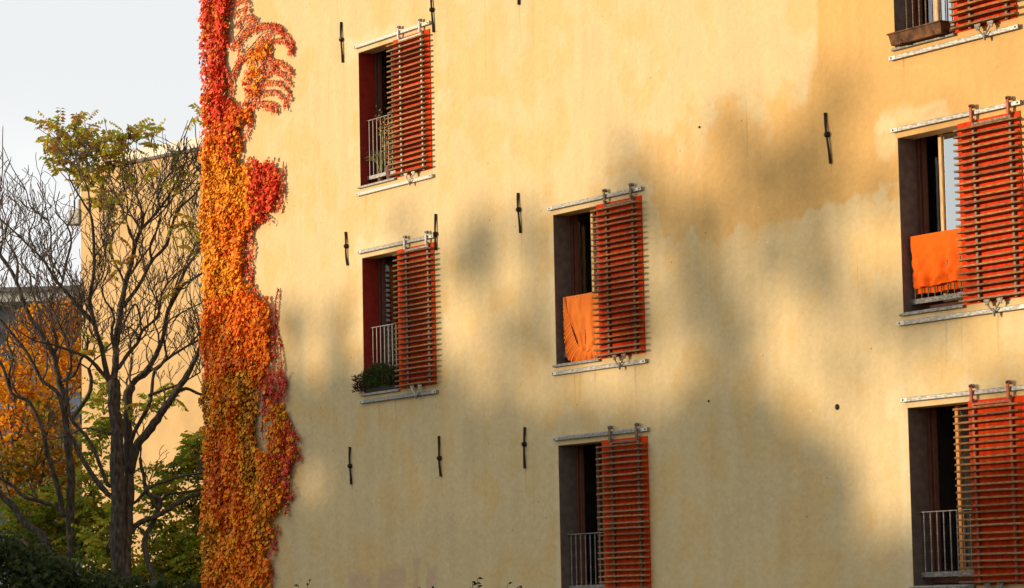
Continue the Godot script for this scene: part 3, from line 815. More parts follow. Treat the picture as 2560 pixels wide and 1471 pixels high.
const IVY_STRANDS := [[Vector2(-8.96, 10.85), Vector2(-8.39, 11.03), Vector2(-7.94, 11.05), Vector2(-7.56, 10.9), Vector2(-7.4, 10.73), Vector2(-7.42, 10.59)],
	[Vector2(-8.82, 10.73), Vector2(-8.18, 10.89), Vector2(-7.7, 10.86), Vector2(-7.48, 10.69), Vector2(-7.46, 10.58)],
	[Vector2(-9.32, 11.05), Vector2(-8.81, 11.18), Vector2(-8.25, 11.18), Vector2(-7.83, 11.08), Vector2(-7.72, 10.94)],
	[Vector2(-8.69, 10.44), Vector2(-8.26, 10.57), Vector2(-7.85, 10.52), Vector2(-7.52, 10.35), Vector2(-7.41, 10.25)],
	[Vector2(-8.62, 10.26), Vector2(-8.12, 10.42), Vector2(-7.71, 10.3), Vector2(-7.47, 10.09)],
	[Vector2(-8.76, 10.12), Vector2(-8.27, 10.25), Vector2(-7.83, 10.17), Vector2(-7.54, 9.98), Vector2(-7.51, 9.86)],
	[Vector2(-8.91, 9.97), Vector2(-8.41, 10.1), Vector2(-7.97, 10.05), Vector2(-7.7, 9.89), Vector2(-7.63, 9.73)],
	[Vector2(-8.98, 9.9), Vector2(-8.49, 9.94), Vector2(-8.14, 9.89), Vector2(-7.92, 9.78)],
	[Vector2(-9.54, 10.98), Vector2(-9.31, 11.15), Vector2(-8.95, 11.32), Vector2(-8.59, 11.33)],
	[Vector2(-8.39, 10.96), Vector2(-8.19, 10.69), Vector2(-8.09, 10.54), Vector2(-7.99, 10.41)],
	[Vector2(-9.31, 11.35), Vector2(-9.09, 11.45), Vector2(-8.8, 11.43), Vector2(-8.59, 11.33)],
	[Vector2(-9.39, 11.03), Vector2(-8.95, 11.22), Vector2(-8.38, 11.22), Vector2(-7.9, 11.12), Vector2(-7.7, 10.99)],
	[Vector2(-9.52, 11.73), Vector2(-9.08, 11.79), Vector2(-8.83, 11.67)],
	[Vector2(-9.38, 11.57), Vector2(-8.94, 11.59), Vector2(-8.86, 11.53)],
	[Vector2(-8.27, 10.31), Vector2(-8.4, 10.59), Vector2(-8.68, 10.84), Vector2(-8.96, 10.82), Vector2(-9.32, 10.74)],
	[Vector2(-9.55, 10.58), Vector2(-9.25, 10.73), Vector2(-9.1, 10.98)],
	[Vector2(-9.73, 10.4), Vector2(-9.4, 10.55), Vector2(-9.25, 10.73), Vector2(-9.21, 11.13)],
	[Vector2(-8.99, 9.75), Vector2(-8.82, 9.66), Vector2(-8.94, 9.54), Vector2(-9.04, 9.45)],
	[Vector2(-8.19, 10.63), Vector2(-8.01, 10.5), Vector2(-7.96, 10.39)],
	[Vector2(-8.42, 9.85), Vector2(-8.07, 9.81), Vector2(-7.98, 9.7)],
	[Vector2(-9.56, 10.1), Vector2(-9.46, 10.43), Vector2(-9.6, 10.65)],
	[Vector2(-8.82, 7.93), Vector2(-8.98, 7.55), Vector2(-8.88, 7.27), Vector2(-8.94, 7.01), Vector2(-8.5, 6.7)],
	[Vector2(-9.18, 7.7), Vector2(-8.95, 7.87), Vector2(-8.78, 7.66), Vector2(-8.87, 7.4)],
	[Vector2(-9.04, 7.49), Vector2(-9.12, 7.29), Vector2(-8.88, 7.07), Vector2(-8.97, 6.88)],
	[Vector2(-7.98, 6.82), Vector2(-8.03, 6.66), Vector2(-8.07, 6.43), Vector2(-8.12, 6.27), Vector2(-8.01, 6.07), Vector2(-7.92, 5.84), Vector2(-7.86, 5.6), Vector2(-7.89, 5.41)],
	[Vector2(-8.16, 6.28), Vector2(-8.13, 5.95), Vector2(-8.08, 5.69), Vector2(-8.14, 5.5)],
	[Vector2(-7.84, 5.25), Vector2(-7.7, 5.46)],
	[Vector2(-7.87, 5.41), Vector2(-7.73, 5.3), Vector2(-7.75, 5.05)],
	[Vector2(-8.52, 5.62), Vector2(-8.53, 5.26), Vector2(-8.43, 5.06)],
	[Vector2(-8.26, 5.08), Vector2(-8.39, 5.25), Vector2(-8.46, 5), Vector2(-8.43, 4.8)],
	[Vector2(-7.72, 4.76), Vector2(-7.43, 4.48), Vector2(-7.29, 4.35)],
	[Vector2(-7.53, 4.3), Vector2(-7.3, 4.1), Vector2(-7.37, 4.03)],
	[Vector2(-7.76, 3.41), Vector2(-7.59, 3.52), Vector2(-7.46, 3.56)],
	[Vector2(-7.89, 3.47), Vector2(-7.76, 3.31), Vector2(-7.75, 3.19)],
	[Vector2(-8.09, 3.04), Vector2(-8.02, 2.88)],
	[Vector2(-8.26, 2.85), Vector2(-8.16, 2.71), Vector2(-8.32, 2.56)],
	[Vector2(-8.33, 2.4), Vector2(-8.22, 2.21)],
	[Vector2(-9, 9.05), Vector2(-8.86, 9.08), Vector2(-8.92, 8.97)],
	[Vector2(-8.04, 8.36), Vector2(-7.85, 8.2), Vector2(-7.91, 8.11)],
	[Vector2(-8.46, 8.05), Vector2(-8.32, 8.06), Vector2(-8.13, 7.94)],
	[Vector2(-8.54, 5), Vector2(-8.55, 4.68), Vector2(-8.47, 4.45)],
	[Vector2(-7.75, 8.85), Vector2(-7.76, 8.52), Vector2(-7.79, 8.26)]]
func ivy_colour(x: float, y: float, f: FastNoiseLite, region: String) -> Color:
	var red := Color(0.76, 0.075, 0.028)
	var coral := Color(0.84, 0.15, 0.06)
	var orange := Color(0.86, 0.205, 0.012)
	var gold := Color(0.86, 0.36, 0.02)
	var crimson := Color(0.62, 0.06, 0.045)
	var brown := Color(0.42, 0.15, 0.016)
	var n := f.get_noise_2d(x * 1.1, y * 0.7) + rng.randf_range(-0.25, 0.25)
	var c := orange
	match region:
		"fan": c = coral if n < 0.18 else (orange if n < 0.4 else gold)
		"crimson_tuft": c = crimson if n < 0.25 else orange
		"strand": c = coral if y > 6.8 else crimson
		_:
			if y > 9.9 + n * 1.2: c = red if n < 0.22 else coral
			elif y > 8.6 + n * 1.4: c = orange if n > -0.12 else gold
			elif y > 6.9: c = gold if n > 0.02 else orange
			elif y > 5.6: c = orange if n > -0.24 else coral
			else: c = orange if n > -0.05 else (gold if n > -0.3 else brown)
			if region == "heart" and x > -8.38 + n * 0.7: c = red if n < -0.02 else coral
			if region == "low" and x > -8.35 + n * 0.9 and n > 0.12: c = crimson
			if region == "low" and x < -9.8 and n > 0.15: c = Color(0.66, 0.12, 0.02)
	if rng.randf() < 0.10: c = gold
	if rng.randf() < 0.03: c = brown
	return tint(c, 0.22)
func make_ivy() -> void:
	var t := thing("ivy", "red and orange autumn ivy climbing the left edge of the ochre wall", "climbing plant", Vector3(-9.6, 0, 0))
	var off := Vector3(9.6, 0, 0)
	var f := FastNoiseLite.new()
	f.seed = 31
	f.frequency = 0.55
	f.fractal_octaves = 3
	var lump := FastNoiseLite.new()
	lump.seed = 32
	lump.frequency = 1.5
	lump.fractal_octaves = 3
	var m := MB.new()
	for region: String in IVY:
		var poly := PackedVector2Array(IVY[region])
		var lo := poly[0]
		var hi := poly[0]
		for p in poly:
			lo = lo.min(p); hi = hi.max(p)
		var area := (hi.x - lo.x) * (hi.y - lo.y)
		var per := 2700.0
		if region == "fan": per = 1500.0
		if region == "crimson_tuft": per = 1000.0
		for k in int(area * per):
			var p := Vector2(rng.randf_range(lo.x, hi.x), rng.randf_range(lo.y, hi.y))
			var q := p + Vector2(lump.get_noise_2d(p.x * 3.0, p.y * 3.0), lump.get_noise_2d(p.x * 3.0 + 50.0, p.y * 3.0)) * 0.16
			if not Geometry2D.is_point_in_polygon(q, poly): continue
			var l := lump.get_noise_2d(p.x, p.y * 0.8)
			if region == "fan" and lump.get_noise_2d(p.x * 2.2 + 9.0, p.y * 2.2) < -0.10: continue
			if l < -0.42 and rng.randf() < 0.6: continue
			var thick := 0.06 + 0.13 * clampf(l + 0.35, 0.0, 1.0)
			if region == "fan" or region == "crimson_tuft": thick *= 0.6
			var z := 0.02 + thick * sqrt(rng.randf())
			ivy_leaf(m, Vector3(p.x, p.y, z) + off, ivy_colour(p.x, p.y, f, region), 1.0)
	# leaves that wrap round the corner of the house
	for k in 11000:
		var y := rng.randf_range(1.2, 12.6)
		var l := lump.get_noise_2d(3.0, y * 1.6)
		var p := Vector3(XL - 0.02 - rng.randf() * (0.13 + 0.22 * l), y, rng.randf_range(-0.6, 0.12))
		ivy_leaf(m, p + off, ivy_colour(p.x, p.y, f, "column_top" if y > 7 else "mid"), 1.0)
	var st := MB.new()
	for s in IVY_STRANDS:
		var pts := []
		var len := 0.0
		for k in s.size():
			pts.append(Vector3(s[k].x, s[k].y, 0.04 + 0.02 * sin(k * 1.3) + (0.04 if k == s.size() - 1 else 0.0)) + off)
			if k > 0: len += s[k].distance_to(s[k - 1])
		var rad := []
		for k in pts.size(): rad.append(lerpf(0.009, 0.004, k / float(pts.size() - 1)))
		st.tube(pts, rad, 5)
		var seg := pts.size() - 1
		for k in int(len * 185.0):
			var a := rng.randf() * seg
			var i := mini(int(a), seg - 1)
			var p: Vector3 = pts[i].lerp(pts[i + 1], a - i)
			p += Vector3(rng.randfn() * 0.022, rng.randf_range(-0.075, 0.025), rng.randf_range(-0.03, 0.02))
			ivy_leaf(m, p, ivy_colour(p.x - off.x, p.y, f, "strand"), 0.62)
	# bare climbing stems behind the leaves
	for k in 16:
		var x := rng.randf_range(-10.2, -8.6)
		var y := 0.0
		var pts := [Vector3(x, 0, 0.03) + off]
		var rad := [rng.randf_range(0.014, 0.03)]
		while y < rng.randf_range(6.0, 12.5):
			y += 0.35
			x = clampf(x + rng.randf_range(-0.14, 0.13), -10.25, -8.9)
			pts.append(Vector3(x, y, 0.025) + off)
			rad.append(maxf(0.006, rad[-1] * 0.97))
		st.tube(pts, rad, 5)
	var so := put(st.mesh(), "stems", M.stem, t)
	so.set_meta("kind", "stuff")
	var o := put(m.mesh(true), "leaves", M.ivy_leaf, t)
	o.set_meta("kind", "stuff")
func ivy_leaf(m: MB, p: Vector3, c: Color, size: float) -> void:
	m.ink = c
	var k := lerpf(0.028, 0.078, pow(rng.randf(), 1.6)) * size
	var nrm := Vector3(rng.randf_range(-0.9, 0.6), rng.randf_range(-0.35, 0.65), 1.0).normalized()
	var d := Vector3(rng.randf_range(-1.0, 1.0), -1.0, rng.randf_range(-0.1, 0.6))
	d = (d - nrm * d.dot(nrm)).normalized() * k
	var s := nrm.cross(d).normalized() * k * rng.randf_range(0.75, 1.0)
	m.ivy(p, d, s, nrm)
# ------------------------------------------------------------------ trees
# limbs given as outlines in the tree's own upright plane (metres from the foot of the trunk) get their depth here
func make_tree(called: String, label: String, at: Vector3, limbs: Array, top_of: float, twigs: float, sd: int) -> Dictionary:
	var r := RandomNumberGenerator.new()
	r.seed = sd
	var t := thing(called, label, "tree", at, YAW)
	var done := []       # all points so far: [Vector3, radius]
	var tw := MB.new()
	var starts := []
	for k in limbs.size():
		var s: Array = limbs[k][0]
		var pts := []
		var rad := []
		var w := 0.0
		if k > 1 and done.size():
			var best := 1e9
			for q in done:
				var d := Vector2(q[0].x, q[0].y).distance_to(s[0])
				if d < best: best = d; w = q[0].z
		var drift := 0.0 if k < 1 else r.randf_range(-0.45, 0.45)
		if k == 1: w = 0.12
		for i in s.size():
			var f: float = i / float(s.size() - 1)
			if i > 0: w += drift * s[i].distance_to(s[i - 1])
			pts.append(Vector3(s[i].x, s[i].y, w))
			rad.append(lerpf(limbs[k][1], limbs[k][2], pow(f, 0.8)))
		if pts[0].y < 0.6:
			pts[0].y = -0.1
			rad[0] *= 1.35
		var fine := []
		var frad := []
		for i in pts.size() - 1:      # smooth curve through the points, with small knots
			var p0: Vector3 = pts[max(i - 1, 0)]
			var p3: Vector3 = pts[min(i + 2, pts.size() - 1)]
			for s4 in 4:
				var u := s4 / 4.0
				fine.append(pts[i].cubic_interpolate(pts[i + 1], p0, p3, u) + Vector3(r.randf_range(-1, 1), 0, r.randf_range(-1, 1)) * rad[i] * 0.16)
				frad.append(lerpf(rad[i], rad[i + 1], u) * r.randf_range(0.90, 1.10))
		fine.append(pts[-1]); frad.append(rad[-1])
		for i in fine.size():
			done.append([fine[i], frad[i]])
		var lm := MB.new()
		lm.tube(fine, frad, 10 if limbs[k][1] > 0.06 else 7)
		put(lm.mesh(), "trunk" if k == 0 else "limb", M.bark, t)
		if limbs[k][1] < 0.15:
			for i in range(2, fine.size()):
				if r.randf() < (0.05 + 0.20 * clampf((fine[i].y - 4.8) / 3.2, 0.0, 1.0)) * twigs and fine[i].y > 1.5: starts.append([fine[i], (fine[i] - fine[i - 1]).normalized(), frad[i]])
			starts.append([fine[-1], (fine[-1] - fine[-2]).normalized(), frad[-1]])
			starts.append([fine[-1], (fine[-1] - fine[-2]).normalized(), frad[-1]])
	for s in starts:
		var hi := clampf((s[0].y - 3.0) / 5.0, 0.0, 1.0)
		var side := Vector3(r.randf_range(-1, 1), r.randf_range(0.0, 0.7), r.randf_range(-1, 1))
		grow(tw, s[0], (s[1] * 0.7 + side).normalized(), clampf(s[2] * 0.55, 0.011, 0.024), lerpf(0.5, 1.25, hi) * r.randf_range(0.7, 1.2), 3 if hi > 0.3 and r.randf() < 0.35 else 2, r, top_of)
	var o := put(tw.mesh(), "twigs", M.twig, t)
	o.set_meta("kind", "stuff")
	return {"node": t, "starts": starts}
func grow(m: MB, p: Vector3, d: Vector3, rad: float, length: float, level: int, r: RandomNumberGenerator, top_of: float) -> void:
	var n := 5
	var pts := [p]
	var rs := [rad]
	for k in n:
		d = (d + Vector3(r.randf_range(-1, 1), r.randf_range(-0.5, 1.0), r.randf_range(-1, 1)) * 0.5).normalized()
		p += d * length / n
		if p.y > top_of + r.randf_range(-0.4, 0.5): break
		pts.append(p)
		rs.append(lerpf(rad, maxf(rad * 0.5, 0.006), (k + 1.0) / n))
		if level > 0 and r.randf() < 0.62:
			var s := Vector3(r.randf_range(-1, 1), r.randf_range(0.0, 1.0), r.randf_range(-1, 1)).normalized()
			grow(m, p, (d * 0.8 + s * 0.8).normalized(), maxf(rs[-1] * 0.68, 0.006), length * r.randf_range(0.5, 0.72), level - 1, r, top_of)
	if pts.size() > 1: m.tube(pts, rs, 4, false)
# compound leaves: a rib with drooping pairs of leaflets
func pinnate(m: MB, p: Vector3, d: Vector3, length: float, c: Color, r: RandomNumberGenerator) -> void:
	var n := 6
	var side := d.cross(Vector3.UP)
	if side.length() < 0.05: side = Vector3.RIGHT
	side = side.normalized()
	var q := p
	for k in n:
		var f := (k + 1.0) / n
		var nx := q + (d + Vector3(0, -0.35 * f, 0)).normalized() * length / n
		m.ink = Color(0.10, 0.06, 0.02)
		m.tri(q, q + side * 0.008, nx)
		m.ink = Color(c.r * r.randf_range(0.75, 1.25), c.g * r.randf_range(0.8, 1.2), c.b)
		for s in [-1.0, 1.0]:
			var l: Vector3 = (side * s * 0.9 + d * 0.45 + Vector3(0, -0.45 - r.randf() * 0.35, 0)).normalized() * length * r.randf_range(0.26, 0.34)
			var nm := Vector3(r.randf_range(-1, 1), r.randf_range(-0.2, 0.5), r.randf_range(-0.4, 1)).normalized()
			m.leaf(nx, l, nm.cross(l).normalized() * length * 0.17, nm)
		q = nx
func leaf_clusters(t: Node3D, clusters: Array, tones: Array, length: float, more: float, sd: int, deep := 1.0, called := "foliage") -> void:
	var r := RandomNumberGenerator.new()
	r.seed = sd
	var m := MB.new()
	var tw := MB.new()
	for c in clusters:
		var mid := Vector3(c[0], c[1], r.randf_range(-0.6, 0.6) * deep)
		for k in int(c[3] * more):
			var a: Vector3 = Vector3(r.randfn(), r.randfn() * 0.8, r.randfn() * deep) * c[2] * 0.62
			var d := Vector3(r.randf_range(-1, 1), r.randf_range(-0.5, 0.9), r.randf_range(-1, 1)).normalized()
			var tone: Color = tones[r.randi() % tones.size()]
			pinnate(m, mid + a, d, length * r.randf_range(0.7, 1.2), tone, r)
			if k % 3 == 0:
				tw.tube([mid + Vector3(0, -c[2] * 0.8, 0), mid + a * 0.4 + Vector3(0, -c[2] * 0.2, 0), mid + a], [0.012, 0.008, 0.005], 4, false)
	var o := put(m.mesh(true), called, M.leaf, t)
	o.set_meta("kind", "stuff")
	var w := put(tw.mesh(), "leaf_stalks", M.twig, t)
	w.set_meta("kind", "stuff")
# broadleaf crown of simple leaves in clumps; clumps are [x, y, radius, depth]
func simple_crown(m: MB, c: Vector3, rad: float, n: int, size: float, tones: Array, r: RandomNumberGenerator, even := false) -> void:
	for k in n:
		var a := Vector3(r.randfn(), r.randfn(), r.randfn()).normalized() * rad * (pow(r.randf(), 0.34) if even else pow(r.randf(), 0.5))
		a.y *= 0.85
		m.ink = tint(tones[r.randi() % tones.size()], 0.25)
		var d := Vector3(r.randf_range(-1, 1), r.randf_range(-1, 0.4), r.randf_range(-1, 1)).normalized() * size * r.randf_range(0.7, 1.3)
		var s := d.cross(Vector3(r.randf_range(-1, 1), r.randf_range(-1, 1), r.randf_range(-1, 1))).normalized() * d.length() * 0.75
		m.leaf(c + a, d, s, s.cross(d).normalized())
func make_leafy_tree(label: String, at: Vector3, turn: float, clumps: Array, trunk_r: float, tones: Array, leaf_size: float, per: float, sd: int, group: String, called := "leafy_tree") -> void:
	var r := RandomNumberGenerator.new()
	r.seed = sd
	var t := thing(called, label, "tree", at, turn, group)
	var lowest := 1e9
	var mid := Vector3.ZERO
	for c in clumps:
		lowest = minf(lowest, c[0].y - c[1])
		mid += c[0] / clumps.size()
	var fork := Vector3(mid.x * 0.5, maxf(lowest * 0.75, 1.6), mid.z * 0.5)
	var tr := MB.new()
	tr.tube([Vector3(0, -0.2, 0), Vector3(0, 0.4, 0), fork * 0.6, fork], [trunk_r * 1.5, trunk_r * 1.05, trunk_r * 0.9, trunk_r * 0.75], 9)
	put(tr.mesh(), "trunk", M.bark, t)
	var lb := MB.new()
	var cr := MB.new()
	for c in clumps:
		var e: Vector3 = c[0]
		var k := fork.lerp(e, 0.5) + Vector3(r.randf_range(-0.4, 0.4), -0.2 * e.distance_to(fork) * 0.3, r.randf_range(-0.4, 0.4))
		var th := clampf(c[1] * c[2], 0.12, 1.0)
		lb.tube([fork - Vector3(0, 0.2, 0), k, e], [trunk_r * 0.42 * th, trunk_r * 0.25 * th, trunk_r * 0.1 * th], 6)
		for q in 5:
			var z: Vector3 = Vector3(r.randfn(), r.randfn(), r.randfn()).normalized() * c[1] * 0.85
			lb.tube([e - (e - k) * 0.25, e + z * 0.5, e + z], [trunk_r * 0.12 * th, trunk_r * 0.07 * th, 0.008], 4, false)
		simple_crown(cr, e, c[1], int(per * c[1] * c[1] * c[2]), leaf_size, tones, r, true)
	put(lb.mesh(), "limbs", M.bark, t)
	var o := put(cr.mesh(true), "crown", M.leaf, t)
	o.set_meta("kind", "stuff")
# ------------------------------------------------------------------ buildings far off
func make_far_buildings() -> void:
	var b := thing("side_building", "plain ochre gable wall standing back behind the bare trees", "building", Vector3(-30.3, 0, -6.72), atan2(0.19, 0.98))
	var m := MB.new()
	m.box(Vector3(0, -0.1, -9), Vector3(17, 12.02, 0))
	put(m.mesh(), "wall", M.far_wall, b)
	m = MB.new()
	m.box(Vector3(-0.06, 12.021, -9.05), Vector3(17.05, 12.09, 0.07))
	put(m.mesh(), "coping", M.coping, b)
	m = MB.new()
	m.box(Vector3(0.12, 12.091, -8.6), Vector3(16.8, 12.42, -0.3))
	put(m.mesh(), "parapet", M.cream, b)
	m = MB.new()
	m.bar(Vector3(-0.42, 10.85, -0.25), Vector3(-0.01, 11.2, 0.05), 0, 0.02)
	m.bar(Vector3(-0.2, 11.201, -0.15), Vector3(-0.12, 11.45, -0.05), 1, 0.01)
	put(m.mesh(), "wall_box", M.zinc_old, b)
	# office block far left
	var g := thing("office_block", "grey blue office block with a pale eave behind golden trees", "building", Vector3(-72.5, 0, -16.0), 0.95)
	m = MB.new()
	m.box(Vector3(-30, -0.1, -14), Vector3(30, 13.1, 0))
	put(m.mesh(), "wall", M.grey_panel, g)
	m = MB.new()
	m.box(Vector3(-30.8, 13.101, -14.8), Vector3(30.8, 13.45, 1.3))
	put(m.mesh(), "eave", M.cream, g)
	m = MB.new()
	m.box(Vector3(-30.9, 13.451, -14.9), Vector3(30.9, 13.62, 1.42))
	put(m.mesh(), "roof_edge", M.zinc_old, g)
	for fl in 4:
		var y := 1.2 + fl * 3.1
		for k in 22:
			var x := -7.0 + k * 0.98
			m = MB.new()
			m.box(Vector3(x, y, 0.002), Vector3(x + 0.8, y + 1.75, 0.03))
			var w := put(m.mesh(), "window", M.dark_glass, g)
			var f := MB.new()
			f.bar(Vector3(x + 0.82, y - 0.05, 0.002), Vector3(x + 0.94, y + 1.8, 0.09), 1, 0.01)
			put(f.mesh(), "mullion", M.zinc, w)
		m = MB.new()
		m.box(Vector3(-8, y - 0.5, 0.002), Vector3(16, y - 0.3, 0.2))
		put(m.mesh(), "sill_band", M.zinc, g)
	# block across the yard, behind the shade trees; it keeps the low sun off the foot of the wall
	var h := thing("opposite_house", "long tiled house across the yard from the ochre wall", "building", Vector3(-106, 0, 90))
	m = MB.new()
	m.box(Vector3(-50, -0.1, 0), Vector3(55, 11.0, 9))
	put(m.mesh(), "wall", M.plaster_side, h)
	m = MB.new()
	m.quad(Vector3(-50.4, 10.9, -0.4), Vector3(-50.4, 14.5, 4.5), Vector3(55.4, 14.5, 4.5), Vector3(55.4, 10.9, -0.4))
	m.quad(Vector3(55.4, 10.9, 9.4), Vector3(55.4, 14.5, 4.5), Vector3(-50.4, 14.5, 4.5), Vector3(-50.4, 10.9, 9.4))
	m.tri(Vector3(55.4, 10.9, -0.4), Vector3(55.4, 14.5, 4.5), Vector3(55.4, 10.9, 9.4))
	m.tri(Vector3(-50.4, 10.9, 9.4), Vector3(-50.4, 14.5, 4.5), Vector3(-50.4, 10.9, -0.4))
	put(m.mesh(), "roof", M.roof, h)

# trees across the yard whose crowns stand between the low sun and the wall
func make_shade_trees() -> void:
	var tones := [Color(0.09, 0.08, 0.02), Color(0.14, 0.09, 0.02), Color(0.07, 0.075, 0.02)]
	# each clump: where its shade falls on the wall (x, y), radius, density
	var trees := [
		[76.0, "tall tree across the yard opposite the ivy corner", [[-11.8, 4.4, 1.2, 1.0], [-10.4, 4.8, 1.2, 1.0], [-9.0, 4.8, 1.1, 1.0], [-7.6, 4.6, 1.1, 1.0], [-8.4, 3.0, 1.4, 1.0], [-10.5, 3.0, 1.4, 1.0]], [-10.5, -5.8, 5.0, 6.6, 26]],
		[72.0, "tall tree across the yard opposite the left shutters", [[-6.0, 4.5, 1.1, 1.0], [-4.4, 4.3, 1.1, 1.0], [-3.85, 5.3, 0.55, 1.0], [-3.7, 6.0, 0.55, 1.0], [-3.75, 6.65, 0.5, 0.9], [-3.5, 5.0, 0.6, 0.9], [-4.05, 7.5, 0.26, 0.5], [-2.9, 4.1, 1.0, 1.0], [-5.6, 2.8, 1.4, 1.0], [-3.6, 2.4, 1.4, 1.0]], [-6.6, -2.2, 4.7, 6.1, 16]],
		[78.0, "tall tree across the yard opposite the middle windows", [[-1.3, 3.9, 1.1, 1.0], [0.4, 3.7, 1.1, 1.0], [1.8, 3.6, 1.0, 1.0], [0.0, 2.2, 1.4, 1.0], [-1.8, 2.2, 1.3, 1.0], [1.8, 2.0, 1.3, 1.0]], [-2.8, 2.4, 4.9, 7.2, 34]],
		[80.0, "tallest tree across the yard, with a thin spreading top", [[3.55, 3.9, 0.95, 1.0], [4.4, 3.6, 1.0, 1.0], [4.05, 5.05, 0.6, 0.6], [3.6, 5.7, 0.45, 0.4], [3.9, 2.3, 1.4, 1.0], [5.2, 2.2, 1.2, 1.0]], [1.4, 6.9, 5.3, 8.0, 40]],
		[74.0, "tall tree across the yard opposite the right hand windows", [[5.5, 3.05, 0.95, 0.9], [7.2, 1.7, 1.0, 1.0], [8.6, 1.8, 1.0, 1.0], [6.1, 1.6, 1.0, 1.0], [10.0, 2.0, 1.1, 1.0], [8.9, 2.8, 0.7, 0.9], [9.7, 2.9, 0.7, 0.9]], [5.2, 9.6, 3.6, 7.2, 13]],
		[75.0, "broad tree across the yard beyond the ivy corner", [[-14.0, 4.8, 1.3, 1.0], [-16.0, 5.2, 1.4, 0.9], [-18.0, 4.8, 1.4, 0.9], [-15.0, 3.2, 1.4, 1.0], [-17.5, 3.2, 1.4, 1.0], [-19.5, 4.4, 1.2, 0.8]], []],
		[77.0, "broad tree across the yard opposite the gable wall", [[-21.5, 4.6, 1.4, 0.9], [-23.5, 4.9, 1.4, 0.8], [-25.5, 4.5, 1.4, 0.9], [-22.5, 3.0, 1.5, 1.0], [-25.0, 3.0, 1.5, 1.0], [-27.5, 4.2, 1.3, 0.8]], []],
	]
	# thin upper boughs: small loose clumps, fewer towards the top
	var rt := RandomNumberGenerator.new()
	rt.seed = 44
	for t in trees:
		if t[3].is_empty(): continue
		for k in int(t[3][4]):
			var up := pow(rt.randf(), 1.25)
			t[2].append([lerpf(t[3][0], t[3][1], fmod(k * 0.618 + 0.17 * rt.randf(), 1.0)), lerpf(t[3][2], t[3][3], up), rt.randf_range(0.2, 0.5), rt.randf_range(0.2, 0.5)])
	var sd := 500
	for t in trees:
		var dist: float = t[0]
		var cx := 0.0
		for c in t[2]: cx += c[0] / t[2].size()
		var base := Vector3(cx - SUN_AZ * dist, 0, dist)
		var clumps := []
		for c in t[2]:
			var dd := dist + fmod(c[0] * 7.3 + c[1] * 3.1, 3.0) - 1.5
			clumps.append([Vector3(c[0] - SUN_AZ * dd, c[1] + SUN_EL * dd, dd) - base, c[2], c[3]])
		make_leafy_tree(t[1], base, 0.0, clumps, 0.28, tones, 0.2, 950.0, sd, "trees across the yard", "shade_tree")
		sd += 1
